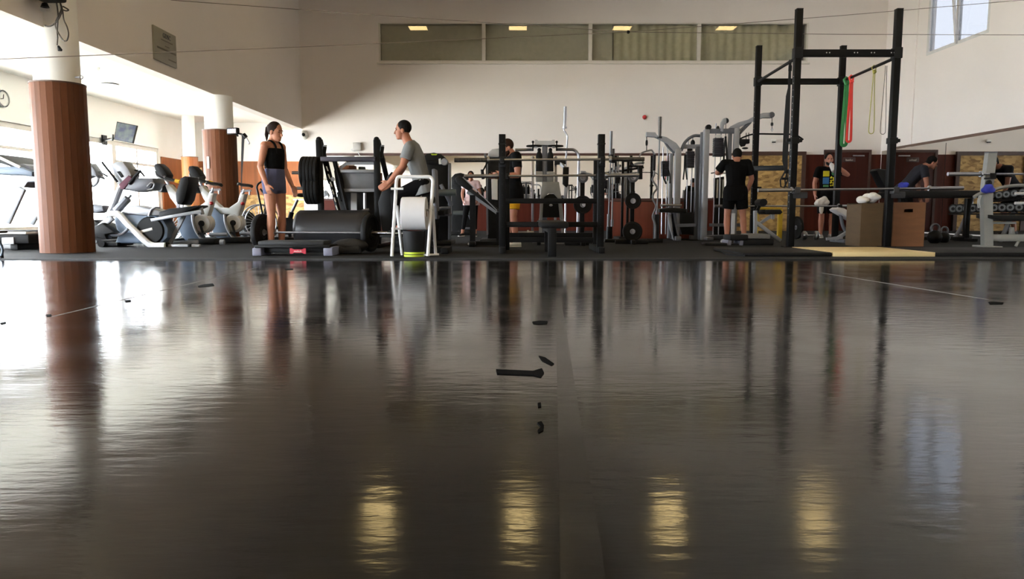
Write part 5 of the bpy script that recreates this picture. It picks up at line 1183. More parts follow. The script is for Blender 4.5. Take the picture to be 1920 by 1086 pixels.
# ---- low wooden partition behind
Yq = 15.2
a, b = at(1147, 377, Yq), at(1318, 377, Yq)
t = thing('wooden_partition', 'low red brown wooden partition behind the plate tree', 'partition', ((a.x + b.x) / 2, Yq, 0))
MB().box(((a.x + b.x) / 2, Yq + .03, a.z / 2), (b.x - a.x, .06, a.z), bevel=.008).build('panel', M('red_brown_board', (110, 48, 29), .5, vary=.18, scale=(9, 9, .6)), t)
MB().box(((a.x + b.x) / 2, Yq + .03, a.z), (b.x - a.x + .04, .09, .03), bevel=.008).build('top_edge', wood_edge, t)
# ---- black cable frame behind
def black_frame(Y):
    t = thing('black_frame_machine', 'tall thin black cable frame behind the right plate tree', 'exercise machine', (at(1180, 450, Y).x, Y, 0))
    for xx in (1168, 1178):
        m = MB(); m.bar(at(xx, 301, Y), V(at(xx, 301, Y).x, Y, .02), .045, .06, bevel=.005); m.build('post', black, t)
    m = MB(); m.bar(*PT(Y, (1166, 301), (1181, 301)), .06, .06); m.bar(*PT(Y, (1170, 320), (1206, 314)), .03, .04); m.bar(*PT(Y, (1178, 312), (1206, 312)), .03, .04); m.build('arm', black, t)
    m = MB(); m.pxprism([(1197, 312), (1205, 312), (1205, 336), (1198, 336)], Y - .1, .16, .015); m.build('counter_weight', black_matte, t)
    m = MB(); m.box((at(1174, 440, Y).x, Y, .03), (.4, .8, .06), bevel=.015); m.build('base', black, t)
    m = MB(); m.tube(rnd(PT(Y - .02, (1180, 301), (1186, 306), (1188, 314)), .04), .014); m.build('cable', black_matte, t)
black_frame(14.6)
# ================================================================== RIG, CABLE STATIONS AND RIGHT SIDE
pale_dot = M('pale_hole_light_and_bolt', (190, 188, 182), .6)  # pale discs paint the light showing in the rig's pin holes
# ---- tall black rig
YR, YRB = 11.56, 14.1
rx = dict(fl=at(1481, 463, YR).x, fr=at(1662, 463, YR).x, bl=at(1411, 445, YRB).x, br=at(1565, 445, YRB).x)
def rig():
    t = thing('power_rig', 'tall black four post training rig hung with bands on the right', 'rack', ((rx['fl'] + rx['fr']) / 2, 12.8, 0))
    def post(x, Y, yt):
        zt = at(960 + (x / Y) * F, yt, Y).z
        m = MB(); m.bar((x, Y, 0), (x, Y, zt), .098, .098, bevel=.007); m.box((x, Y, .006), (.2, .2, .012)); m.build('upright', black, t)
        m = MB(); m.box((x, Y, zt + .004), (.1, .1, .012), bevel=.003); m.build('end_cap', black_matte, t)
        return zt
    zf = post(rx['fl'], YR, 18); post(rx['fr'], YR, 18); zb = post(rx['bl'], YRB, 87); post(rx['br'], YRB, 87)
    for x, Y in ((rx['fl'], YR), (rx['bl'], YRB)):
        m = MB()
        for k in range(22):
            z = .5 + k * .1
            m.cyl((x - .0495, Y - .01, z), (x - .051, Y - .01, z), .009, seg=8)
        m.build('pin_holes', pale_dot, t)
    zc = at(1580, 100, YR).z; zc2 = at(1500, 153, YRB).z
    m = MB(); m.bar((rx['fl'], YR, zc), (rx['fr'], YR, zc), .1, .1, bevel=.006); m.build('front_beam', black, t)
    m = MB(); m.bar((rx['bl'], YRB, zc2), (rx['br'], YRB, zc2), .1, .1, bevel=.006); m.build('back_beam', black, t)
    m = MB()
    for f in (.28, .31, .56, .59, .73, .76, .93, .96): m.cyl((rx['fl'] + (rx['fr'] - rx['fl']) * f, YR - .049, zc), (rx['fl'] + (rx['fr'] - rx['fl']) * f, YR - .052, zc), .01, seg=8)
    m.build('beam_bolts', pale_dot, t)
    for a, b, z in (('bl', 'fl', zc - .04), ('br', 'fr', zc - .04)):
        m = MB(); m.tube([V(rx[a], YRB, zc2 - .0), V(rx[b], YR, zc - .06)], .024, 12); m.build('pull_up_bar', black, t)
    for x, Y in ((rx['fl'], YR), (rx['fr'], YR), (rx['bl'], YRB), (rx['br'], YRB)):
        zz = zc if Y == YR else zc2
        m = MB(); m.box((x, Y, zz), (.125, .125, .16), bevel=.006); m.build('joint_plate', black_matte, t)
    for x in (rx['fl'], rx['fr']):
        z = at(1500, 264, YR).z; m = MB(); m.box((x + (.07 if x > 5 else .075), YR - .02, z), (.07, .06, .05), bevel=.006); m.box((x, YR, z), (.125, .125, .09), bevel=.006)
        if x < 5: m.box((x - .085, YR, z + .01), (.07, .06, .05), bevel=.006)
        m.build('upper_hook', black_matte, t)
        z = at(1500, 355, YR).z; m = MB(); m.box((x + .02, YR - .1, z - .05), (.08, .16, .04), bevel=.006); m.box((x + .02, YR - .18, z - .01), (.08, .02, .08), bevel=.004); m.box((x + .11, YR - .02, z - .09), (.22, .1, .1), bevel=.012); m.build('bar_hook', M('dark_grey_plastic', (44, 44, 46), .6), t)
    z = at(1440, 316, YRB).z
    m = MB(); m.bar(at(1404, 316, YRB - .1), at(1470, 315, YRB - .75), .06, .09, bevel=.008); m.build('spotter_arm', black, t)
    m = MB(); m.bar((rx['bl'] - .06, YRB - .1, z - .36), (rx['bl'] + .1, YRB - .1, z - .36), .03, .03); m.build('short_peg', black, t)
    z = at(1420, 386, YRB).z
    for x in (rx['bl'], rx['br']):
        m = MB(); m.box((x, YRB - .11, z - .055), (.07, .16, .04), bevel=.006); m.box((x, YRB - .18, z - .02), (.07, .02, .08), bevel=.004); m.build('bar_hook', black_matte, t)
    return zc, zc2
zc, zc2 = rig()
barbell('long barbell across the front of the tall rig', at(1421, 357, YR - .12), at(1806, 352.5, YR - .12), .52, .017, .028, steel)
barbell('lower barbell on the back posts of the rig in front of the yellow frame', at(1340, 386.5, YRB - .13), at(1622, 386.5, YRB - .13), .5, .016, .027, steel)
def barpt(px, side='r'):
    a, b = (V(rx['br'], YRB, zc2), V(rx['fr'], YR, zc - .06)) if side == 'r' else (V(rx['bl'], YRB, zc2), V(rx['fl'], YR, zc - .06))
    best = min((abs(960 + F * (a.lerp(b, k / 400).x / a.lerp(b, k / 400).y) * 1.028 - px), k) for k in range(401))
    return a.lerp(b, best[1] / 400)
def band(label, px, ybot, w, r, m_, bow=0.0, knot=True, yy=None):
    p = barpt(px); zb = at(px, ybot, p.y).z
    t = thing('resistance_band', label, 'band', tuple(p), 'bands on the rig bar')
    del t['group']
    h = w / 2; n = 10; L = [];
    top = p.z - .06
    fr = lambda k: (1 - math.cos(PI * min(1, k * 1.0))) / 2
    left = [V(p.x - .012 - (h - .012) * fr(k / n), p.y, top + (zb + h - top) * k / n) for k in range(n + 1)]
    right = [V(p.x + .012 + (h - .012) * fr(k / n), p.y, top + (zb + h - top) * k / n) for k in range(n + 1)]
    bot = [V(p.x - h * math.cos(PI * k / 6), p.y, zb + h - h * math.sin(PI * k / 6)) for k in range(1, 6)]
    m = MB(); m.tube(left + bot + list(reversed(right)), .008 if r > .012 else r, 10, r2=r / .008 if r > .012 else .8); m.build('loop', m_, t)
    if knot:
        m = MB(); m.tube([p + V(-.014, 0, -.08), p + V(-.035, .02, 0), p + V(0, .02, .034), p + V(.03, 0, .01), p + V(.014, -.01, -.08)], max(.008, r * .8), 8); m.ell(p + V(0, -.01, -.075), (.028 + r * .5, .03, .035)); m.build('knot', m_, t)
    return t
g_ = M('green_rubber', (38, 120, 62), .55, vary=.06); rd_ = M('red_rubber', (206, 52, 44), .55, vary=.06); yl_ = M('yellow_rubber', (150, 146, 66), .55); dk_ = M('dark_grey_rubber', (88, 84, 74), .6)
band('wide green resistance band hanging on the right bar of the rig', 1590, 273, .085, .034, g_)
band('red resistance band hanging next to the green one', 1599, 266, .075, .024, rd_)
band('thin yellow resistance band hanging in the middle of the rig bar', 1641, 251, .085, .009, yl_)
band('thin dark resistance band hanging closest to the front right post', 1663, 252, .08, .006, dk_, knot=False)
# ---- suspension trainer on the left bar
p = barpt(1482, 'l')
t = thing('suspension_trainer', 'black suspension trainer hanging beside the front left rig post', 'strap', tuple(p))
web = M('black_webbing', (28, 28, 30), .9)
q = lambda x, y: at(x, y, p.y)
m = MB(); m.loft([[q(x - w, y), q(x + w, y), q(x + w, y) + V(0, .012, 0), q(x - w, y) + V(0, .012, 0)] for x, y, w in ((1482, 112, 2.2), (1480, 165, 2.4), (1478, 180, 4.0), (1475, 240, 5.2), (1472, 300, 5), (1474, 322, 3))]); m.build('strap', web, t)
m = MB(); m.box(q(1481.5, 128), (.05, .03, .09), bevel=.006); m.box(q(1476, 322), (.07, .05, .06), bevel=.01); m.build('buckle', black_matte, t, split=True)
for dx in (0, 9):
    m = MB(); m.tube([q(1474 + dx * .4, 318), q(1463 + dx, 338), q(1464 + dx, 350), q(1470 + dx, 352), q(1477 + dx * .6, 338), q(1474 + dx * .4, 318)], .013, 8); m.build('foot_loop', web, t)
m = MB(); m.tube([q(1466, 335), q(1478, 335)], .02); m.build('handle', black_matte, t)
# ---- lifting platform in front of the rig
x0, x1, x2, x3 = 2.72, 3.95, 5.2, 7.6; ya, yb = 9.08, 10.45
t = thing('lifting_platform', 'low lifting platform with pale wooden middle panel before the rig', 'platform', ((x1 + x2) / 2, (ya + yb) / 2, 0))
MB().box(((x1 + x2) / 2, (ya + yb) / 2, .027), (x2 - x1 - .004, yb - ya, .054), bevel=.004).build('wood_panel', M('pale_plywood', (214, 192, 140), .5, vary=.1, scale=(1, 9, 4)), t)
m = MB(); m.box(((x0 + .12 + x1) / 2, (ya + yb) / 2 + .02, .026), (x1 - x0 - .126, yb - ya, .05), bevel=.02); m.prism([V(x0, ya + .3, .002), V(x0 + .14, ya, .002), V(x0 + .14, yb - .3, .002)], (0, 0, .02)); m.build('left_rubber_tile', rubber_plate, t)
m = MB(); m.box(((x2 + x3) / 2, (ya + yb) / 2, .026), (x3 - x2 - .004, yb - ya, .05), bevel=.01); m.build('right_rubber_tile', rubber_plate, t)
# ---- plyo boxes
def plyo(label, px0, px1, ytop, Y, m_, dz, hole=True):
    a, b = at(px0, 463, Y), at(px1, 463, Y); zt = at(px0, ytop, Y).z
    t = thing('plyo_box', label, 'box', ((a.x + b.x) / 2, Y + dz / 2, 0))
    th = .018; W = b.x - a.x
    m = MB()
    m.box((a.x + th / 2, Y + dz / 2, zt / 2), (th, dz, zt - .002)); m.box((b.x - th / 2, Y + dz / 2, zt / 2), (th, dz, zt - .002)); m.build('side_panel', m_, t)
    m = MB(); m.box(((a.x + b.x) / 2, Y + dz / 2, zt - th / 2), (W, dz, th), bevel=.003); m.build('top_panel', m_, t)
    m = MB(); m.box(((a.x + b.x) / 2, Y + dz - th / 2, zt / 2), (W - 2 * th, th, zt - .04)); m.build('back_panel', m_, t)
    m = MB(); xi0, xi1 = a.x + .0005, b.x - .0005
    if hole:
        zh = zt - .13; hw, hh = .07, .026; xc = (a.x + b.x) / 2 - .02
        m.box(((xi0 + xi1) / 2, Y - .001, (zh - hh) / 2), (xi1 - xi0, th, zh - hh)); m.box(((xi0 + xi1) / 2, Y - .001, (zh + hh + zt) / 2), (xi1 - xi0, th, zt - zh - hh))
        for u, v_ in ((xi0, xc - hw), (xc + hw, xi1)): m.box(((u + v_) / 2, Y - .001, zh), (v_ - u, th, 2 * hh))
    else: m.box(((xi0 + xi1) / 2, Y - .001, zt / 2), (xi1 - xi0, th, zt - .001))
    m.build('front_panel', m_, t)
    return t, zt
YB1 = 11.75
plyo('narrow brown plywood box left of the front right rig post, towel on it', 1611, 1652, 381, YB1, M('olive_plywood', (84, 64, 39), .65, vary=.14, scale=(3, 3, 12)), .5, False)
_, ztb = plyo('wide orange plywood box with a handle slot right of the rig post', 1672, 1731, 379.5, YB1, ply, .5)
zt1 = at(1640, 381, YB1).z
towel('towel', 'crumpled white towel lying on the narrow plywood box', (at(1640, 375, YB1).x, YB1 + .22, zt1 + .005), .3, .16, .3, towel_m)
# ---- aerobic step, loose boards, preacher bench
Y = 12.3
t = thing('step_platform', 'low black step with grey legs and grey slab left of the rig', 'step', (at(1400, 462, Y).x, Y, 0))
for x0_, x1_ in ((1358, 1364), (1380, 1387)):
    a, b = at(x0_, 463, Y), at(x1_, 463, Y); m = MB(); m.bar((a.x + .03, Y, 0), (a.x + .04, Y, at(0, 450, Y).z), .06, .36, up=(0, 1, 0), bevel=.01); m.build('leg', M('grey_riser', (112, 112, 128), .6), t)
m = MB(); m.box((at(1379, 445, Y).x, Y, at(0, 445, Y).z), (.3, .42, .09), bevel=.02); m.build('top_pad', black_matte, t)
m = MB(); m.box((at(1416, 442, Y).x, Y, at(0, 442.5, Y).z), (.37, .4, .075), bevel=.012); m.build('grey_slab', M('warm_grey_vinyl', (108, 106, 102), .6), t)
m = MB(); m.box((at(1416, 454, Y).x, Y, at(0, 453, Y).z), (.5, .36, .1), bevel=.02); m.box((at(1404, 460, Y).x, Y, .012), (.7, .3, .024)); m.build('base', black_matte, t)
o = MB().box((at(1339, 460, 12.2).x, 12.2, .022), (.36, .26, .04), bevel=.012).build('floor_wedge', black_matte); tag(o, 'flat black wedge on the floor left of the low black step', 'wedge')
def preacher(Y):
    t = thing('utility_bench', 'small bench with black pad and crossed silver legs before the OSB board', 'bench', (at(1440, 450, Y).x, Y, 0))
    m = MB(); m.pxprism([(1433, 397), (1436, 393), (1464, 393), (1468, 398), (1464, 402), (1436, 402)], Y - .2, .4, .015); m.build('seat', vinyl_black, t)
    m = MB(); p = at(1464, 450, Y); p.z = .03; m.bar(at(1414, 414, Y), p, .05, .06, bevel=.006); m.build('leg', silver, t)
    m = MB(); m.bar(at(1418, 424, Y + .08), at(1450, 402, Y + .08), .05, .05, bevel=.006); m.bar(at(1449, 402, Y), at(1449, 411, Y), .05, .05); m.build('seat_strut', silver, t)
    m = MB(); p = at(1416, 450, Y); m.bar((p.x, Y, 0), at(1416, 395, Y), .06, .07, bevel=.006); m.bar((p.x, Y - .25, .03), (p.x, Y + .25, .03), .06, .06); m.build('rear_leg', silver, t)
    m = MB(); a = at(1427, 380, Y); m.cyl(a - V(.04, .25, 0), a + V(.03, .25, 0), .065, seg=24); m.bar(a, at(1418, 398, Y), .04, .05); m.build('roller_pad', vinyl_black, t)
preacher(13.3)
Y = 15.0
t = thing('yellow_frame', 'yellow metal frame standing in front of the OSB board', 'frame', (at(1440, 445, Y).x, Y, 0))
for px in (1418, 1463):
    m = MB(); a = at(px, 392, Y); m.bar((a.x, Y, 0), a, .09, .07, bevel=.008); m.build('post', M('yellow_paint', (196, 164, 36), .5), t)
m = MB(); m.bar(*PT(Y, (1416, 392), (1465, 392)), .07, .07, bevel=.008); m.build('top_rail', MATS['yellow_paint'], t)
# ---- small wall sensor
a = at(1450, 264, YB)
t = thing('wall_sensor', 'tiny white sensor box on the back wall above the OSB board', 'sensor', (a.x, YB, a.z))
MB().box((a.x, YB - .03, a.z), (.13, .06, .07), bevel=.01).build('casing', white_plastic, t)
MB().box((a.x, YB - .045, a.z - .045), (.1, .06, .03), bevel=.008).build('lens', black, t)
# ---- cable towers
def stack(t, x, y0, y1, w, Y, n=9):
    a, b = at(x, y0, Y), at(x, y1, Y); h = (a.z - b.z) / n
    m = MB()
    for k in range(n): m.box((a.x, Y, a.z - h * (k + .5)), (w * Y / F, .14, h * .9), bevel=.004)
    m.build('weight_stack', M('dark_navy_stack', (30, 30, 42), .5, vary=.05), t)
    m = MB()
    for s_ in (-.3, .3): m.tube([V(a.x + s_ * w * Y / F, Y, .1), V(a.x + s_ * w * Y / F, Y, a.z + .28)], .011)
    m.build('guide_rods', chrome, t)
def tower_left(Y):
    t = thing('lat_pulldown_machine', 'grey pulldown machine whose long arm reaches left over the plate tree', 'exercise machine', (at(1270, 452, Y).x, Y, 0))
    def q(x, y, d=0): return at(x, y, Y + d)
    for px, d in ((1271, 0), (1258, .25)):
        m = MB(); a = q(px, 280 if d == 0 else 288, d); m.bar(V(a.x, a.y, .02), a, .12 if d == 0 else .07, .12, bevel=.012); m.build('main_post', silver, t)
    m = MB(); m.pxprism([(1212, 247.5), (1229, 248), (1232, 253), (1250, 257), (1268, 268), (1278, 281), (1264, 284), (1252, 270), (1240, 263), (1228, 257), (1212, 256)], Y - .05, .1, .008); m.build('overhead_arm', silver, t)
    m = MB(); m.tube(rnd([q(1243, 260), q(1252, 276), q(1264, 287)], .08), .022); m.build('arm_brace', silver_dark, t)
    m = MB(); m.tube([q(1212.5, 254), q(1212.5, 284)], .008); m.build('cable', black_matte, t)
    m = MB(); m.lathe([(0, -.05), (.02, -.05), (.025, 0), (.02, .05), (0, .05)], q(1212.5, 268), (0, 0, 1)); m.build('cable_stop', black_matte, t)
    m = MB(); m.tube(rnd([q(1199, 294), q(1202, 287), q(1212, 283.5), q(1222, 281), (q(1225, 286)), q(1228, 290)], .05), .016); m.build('pull_bar', steel, t)
    stack(t, 1247, 302, 331, 13, Y + .3)
    m = MB(); m.tube(rnd([q(1244, 308, .1), q(1243, 330, .1), q(1249, 345, .1)], .05), .018); m.tube(rnd([q(1253, 318, .1), q(1256, 330, .1), q(1256, 344, .1)], .05), .014); m.build('hanging_grip', black_matte, t)
    m = MB(); m.pxprism([(1236, 392), (1262, 389), (1288, 392), (1288, 400), (1236, 398)], Y - .5, .45, .02); m.build('seat', vinyl_black, t)
    m = MB(); m.pxprism([(1252, 404), (1262, 402), (1268, 430), (1274, 452), (1264, 452), (1257, 430)], Y - .3, .08, .008); m.build('front_leg', silver, t)
    m = MB(); m.tube(PT(Y - .3, (1238, 385), (1278, 385)), .025); m.build('knee_roller', steel, t)
    m = MB(); m.bar(*PT(Y - .3, (1268, 423), (1304, 422)), .05, .06); m.bar((q(1262, 440).x, Y - .5, .04), (q(1271, 440).x, Y + .5, .04), .1, .08, bevel=.01); m.bar(q(1262, 400, -.25), V(q(1262, 400).x, Y - .25, .05), .1, .1); m.build('base_frame', silver_dark, t)
    m = MB(); m.pxprism([(1262, 398), (1300, 398), (1300, 440), (1278, 440), (1270, 410)], Y + .1, .2, .02); m.build('lower_cover', black_matte, t)
tower_left(14.6)
def tower_main(Y):
    t = thing('cable_station', 'large grey multi cable station behind the man in black', 'exercise machine', (at(1340, 452, Y).x, Y, 0))
    def q(x, y, d=0): return at(x, y, Y + d)
    # left bay
    m = MB(); m.tube(rnd([q(1277, 283, .2), q(1283, 268, .2), q(1292, 259, .2), q(1302, 254, .2), q(1316, 255, .2)], .15), .03); m.build('curved_arm', silver_dark, t)
    m = MB(); m.bar(*PT(Y + .3, (1280, 275), (1316, 275)), .07, .08); m.build('left_beam', silver, t)
    for px in (1307, 1312):
        m = MB(); a = q(px, 275, .3); m.bar(V(a.x, a.y, .02), a, .055, .1, bevel=.008); m.build('left_post', silver_dark, t)
    stack(t, 1294, 284, 315, 14, Y + .35)
    m = MB(); m.box(q(1293, 281, .3), (.09, .06, .05), bevel=.01); m.tube([q(1291, 271, .3), q(1291, 278, .3)], .03); m.ell(q(1299, 268, .3), (.045, .03, .06)); m.build('left_pulley', black_matte, t)
    m = MB(); m.tube(rnd([q(1284, 290, .1), q(1283, 320, .1), q(1281, 337, .1)], .05), .014); m.tube(rnd([q(1286, 290, .1), q(1286, 320, .1), q(1288, 337, .1)], .05), .014); m.build('rope_handle', black_matte, t)
    m = MB()
    for k in range(5): m.box(q(1284 + 4.6 * k, 388, .4), (.03, .05, .62))
    m.build('left_rod_guard', black_matte, t)
    # tall post
    m = MB(); a = q(1324.5, 243); m.bar(V(a.x, Y, .0), a, .105, .12, bevel=.012); m.build('front_post', silver, t)
    m = MB(); a = q(1317, 248, .12); m.bar(V(a.x, Y + .12, .0), a, .06, .1, bevel=.008); m.build('rear_post', silver_dark, t)
    m = MB(); c = q(1328, 239); m.lathe([(0, -.05), (.05, -.05), (.055, 0), (.05, .05), (0, .05)], c, (0, 1, 0), 24); m.build('top_pulley', black_matte, t)
    m = MB(); m.bar(*PT(Y, (1328, 246), (1378, 246)), .06, .09, bevel=.006); m.build('top_beam', silver_dark, t)
    m = MB(); m.pxprism([(1351, 246), (1353, 230), (1357, 222), (1362, 221), (1363, 230), (1358, 235), (1356, 247)], Y - .06, .1, .01); m.build('pulley_arm', silver, t)
    m = MB(); c = q(1361, 226.5, -.02); m.lathe([(0, -.03), (.05, -.03), (.055, 0), (.05, .03), (0, .03)], c, (.6, .8, 0), 24); m.build('swivel_pulley', black_matte, t)
    m = MB(); m.ell(q(1346, 241), (.03, .03, .05)); m.build('cap_knob', black_matte, t)
    m = MB(); m.tube([q(1361, 230), q(1360.5, 258)], .006); m.lathe([(0, -.03), (.02, -.02), (.02, .02), (0, .03)], q(1360.5, 258), (0, 0, 1)); m.tube(rnd([q(1360.5, 260), q(1358, 275), q(1357, 300)], .05), .018); m.tube(rnd([q(1360.5, 260), q(1362, 275), q(1363, 300)], .05), .018); m.build('rope_cable', black_matte, t)
    stack(t, 1347, 259, 294, 17, Y + .1)
    m = MB(); m.box(q(1347, 255, .05), (.13, .06, .04), bevel=.008); m.build('stack_top', white_plastic, t)
    m = MB(); m.tube(rnd([q(1333, 325, .1), q(1345, 323, .1), q(1360, 325, .1)], .2), .014); m.build('guard_hoop', steel, t)
    m = MB(); m.pxprism([(1340, 334), (1358, 331), (1359, 440), (1340, 440)], Y + .15, .1, .01); m.build('guard', black_matte, t)
    m = MB()
    for k in range(3): m.box(q(1345 + 5.2 * k, 354, .13), (.022, .03, .36))
    m.build('guard_slot', M('pale_slot', (186, 182, 168), .7), t)
    for px in (1369, 1381):
        m = MB(); a = q(px, 246 if px < 1375 else 240, .05 if px < 1375 else 0); m.bar(V(a.x, a.y, .0), a, .06 if px < 1375 else .1, .1, bevel=.01); m.build('right_post', silver_dark if px < 1375 else silver, t)
    # right arm
    m = MB(); m.pxprism([(1368, 240), (1372, 236), (1386, 229), (1404, 224), (1422, 214), (1432, 211.5), (1446, 211), (1449, 216), (1446, 221), (1433, 221), (1420, 225), (1402, 232), (1388, 238), (1386, 241)], Y - .05, .1, .01); m.build('right_arm', silver, t)
    m = MB(); m.disc(q(1445.5, 216, -.0), .055, .14, rim=.015); m.build('end_pulley', silver_dark, t)
    m = MB(); m.tube([q(1386, 252), q(1408, 229)], .02); m.tube([q(1386, 246), q(1402, 232)], .018); m.build('arm_brace', silver_dark, t)
    m = MB(); m.tube([q(1447.5, 220), q(1447.5, 240)], .006); m.build('right_cable', black_matte, t)
    m = MB(); m.lathe([(0, -.03), (.02, -.03), (.026, 0), (.02, .03), (0, .03)], q(1447.5, 233), (0, 0, 1)); m.build('cable_stop', black_matte, t)
    m = MB(); m.tube([q(1447.5 + dx, y) for dx, y in ((0, 240), (-1.6, 243), (0, 247), (1.6, 243), (0, 240))], .006, 6); m.build('carabiner', steel, t)
    m = MB(); m.tube(rnd([q(1384, 263), q(1392, 258), q(1410, 251.5), q(1425, 251), q(1492, 252), q(1506, 262)], .2), .016); m.build('lat_bar', black, t)
    m = MB(); m.box(q(1394.5, 265.5, .0), (.2, .12, .085), bevel=.012); m.pxprism([(1388, 270), (1400, 269), (1397, 274), (1391, 275)], Y - .04, .08, .01); m.ell(q(1397, 278), (.06, .05, .02)); m.build('grip_holder', black_matte, t)
    m = MB()
    for px in (1387.5, 1399, 1404): m.tube([q(px, 262), q(px, 249)], .007)
    m.build('holder_pins', black_matte, t)
    m = MB(); m.bar(V(q(1300, 440).x, Y + .3, .04), V(q(1390, 440).x, Y + .3, .04), .1, .08, bevel=.01); m.bar(*PT(Y + .1, (1330, 422), (1395, 422)), .05, .06); m.bar((q(1324.5, 440).x, Y - .3, .03), (q(1324.5, 440).x, Y + .5, .03), .12, .06, bevel=.01); m.bar((q(1381, 440).x, Y - .3, .03), (q(1381, 440).x, Y + .5, .03), .12, .06, bevel=.01); m.build('base_frame', silver_dark, t)
    m = MB(); a = q(1375, 400, -.2); m.bar(V(a.x, a.y, .03), a, .06, .05); m.build('inner_post', white_metal, t)
tower_main(14.45)
# ---- padded bench right of centre
def white_bench(Y):
    t = thing('adjustable_bench', 'bench with sloping white pad left of the plywood boxes', 'bench', (at(1592, 448, Y).x, Y, 0))
    m = MB(); m.pxprism([(1568, 393), (1574, 389), (1584, 391), (1612, 408), (1613, 418), (1606, 417), (1570, 396)], Y - .16, .32, .02); m.build('backrest', M('white_vinyl', (196, 192, 188), .5, vary=.06), t)
    m = MB(); m.pxprism([(1604, 415), (1640, 418), (1640, 425), (1604, 423)], Y - .16, .32, .015); m.build('seat', vinyl_black, t)
    m = MB(); p = at(1566, 442, Y - .1); m.bar(at(1612, 421, Y), V(p.x, p.y, .05), .05, .06, bevel=.008); m.bar(V(at(1545, 445, Y).x, Y - .1, .06), V(at(1575, 440, Y).x, Y - .1, .09), .05, .05); m.build('strut', silver, t)
    m = MB(); p = at(1612, 448, Y); m.tube(rnd([at(1576, 402, Y), at(1580, 425, Y), at(1590, 440, Y), V(p.x, Y, .05), V(p.x + .25, Y, .05)], .25), .03); m.build('curved_leg', silver_dark, t)
    m = MB(); m.bar(at(1606, 421, Y + .1), at(1598, 438, Y + .1), .03, .04); m.box((at(1572, 445, Y).x, Y, .03), (.07, .6, .06), bevel=.01); m.box((at(1635, 445, Y).x, Y, .03), (.07, .5, .06), bevel=.01); m.bar((at(1635, 445, Y).x, Y, .05), at(1630, 420, Y), .06, .06); m.build('base_foot', silver_dark, t)
white_bench(13.4)
def kettlebell(label, px, Y, r):
    x = at(px, 450, Y).x; t = thing('kettlebell', label, 'kettlebell', (x, Y, 0))
    MB().lathe([(0, 0), (r * .55, 0), (r * .85, r * .35), (r, r * .9), (r * .85, r * 1.45), (r * .5, r * 1.8), (0, r * 1.9)], (x, Y, 0), seg=24).build('body', black, t)
    MB().tube(rnd([V(x - r * .5, Y, r * 1.6), V(x - r * .62, Y, r * 2.3), V(x - r * .3, Y, r * 2.75), V(x + r * .3, Y, r * 2.75), V(x + r * .62, Y, r * 2.3), V(x + r * .5, Y, r * 1.6)], r * .3), r * .16, 10).build('handle', silver_dark, t)
kettlebell('black kettlebell on the floor right of the wide plywood box', 1752, 13.0, .12)
kettlebell('smaller black kettlebell near the dumbbell rack foot', 1770, 13.3, .1)
# ---- long black bench and its seat post
def long_bench(Y):
    t = thing('flat_bench', 'long black flat bench behind the wide plywood box under the bending man', 'bench', (at(1750, 448, Y).x, Y, 0))
    m = MB(); m.pxprism([(1664, 362), (1668, 357), (1838, 357), (1842, 362), (1838, 371), (1668, 371)], Y - .2, .4, .02); m.build('pad', vinyl_black, t)
    for px in (1690, 1815):
        m = MB(); a = at(px, 372, Y); m.bar((a.x, Y, .03), a, .08, .1, bevel=.01); m.box((a.x, Y, .03), (.1, .6, .06), bevel=.012); m.build('leg', black, t)
    m = MB(); m.bar(V(at(1690, 440, Y).x, Y, .05), V(at(1815, 440, Y).x, Y, .05), .06, .06); m.build('stretcher', black, t)
    m = MB(); m.pxprism([(1644, 320), (1648, 316), (1664, 318), (1672, 340), (1672, 360), (1664, 360), (1656, 345)], Y - .15, .3, .03); m.build('head_pad', vinyl_black, t)
    m = MB(); m.bar(at(1668, 345, Y), at(1672, 365, Y), .06, .08); m.build('head_bracket', black, t)
long_bench(13.9)
bl = M('blue_fabric', (52, 62, 178), .8, vary=.15)
p = at(1690, 350, 13.9); p.z = at(1690, 357, 13.9).z
towel('sports_cloth', 'bright blue cloth lying on the long black bench beside the bending man', (p.x, 13.85, p.z + .005), .16, .14, .2, bl)
# ---- dumbbell rack with dumbbells
dr = [(1787, 391.5, 15.6), (1799, 391.2, 15.25), (1812, 391, 14.95), (1824, 390.6, 14.65), (1837, 390.2, 14.35), (1850, 390, 14.05), (1864, 389.5, 13.75), (1879, 389.2, 13.45), (1894.5, 389, 13.15), (1911, 388.7, 12.85)]
ur = [(1845, 368, 14.3), (1859, 367, 14.0), (1873, 366, 13.7), (1887, 364.5, 13.4), (1902, 362.5, 13.1), (1917, 361, 12.8)]
ax_ = V(.78, .62, 0)
def dumbbell(label, c, r, group):
    t = thing('dumbbell', label, 'dumbbell', tuple(c - V(0, 0, r)), group)
    MB().tube([c + ax_ * .04, c + ax_ * .24], .017, 10).build('handle', chrome, t)
    for o_ in (0, .2):
        MB().lathe([(0, .008), (r * .3, .008), (r * .34, 0), (r * .72, 0), (r * .8, .012), (r * .92, .012), (r, .022), (r, .08), (r * .9, .09), (0, .09)], c + ax_ * o_, tuple(ax_), 28).build('head', rubber_plate, t)
        MB().lathe([(r * .34, -.002), (r * .72, -.002), (r * .74, .006), (r * .32, .006)], c + ax_ * o_, tuple(ax_), 28).build('steel_ring', M('dull_ring_steel', (78, 78, 77), .5, .5), t)
for x, y, Y in dr: dumbbell('round dumbbell with steel faced end on the lower tier of the rack', at(x, y, Y), 8.6 * Y / F * (1 + .0 * x), 'dumbbells on the lower tier')
for x, y, Y in ur: dumbbell('round dumbbell with steel faced end on the upper tier of the rack', at(x, y, Y), 7.8 * Y / F, 'dumbbells on the upper tier')
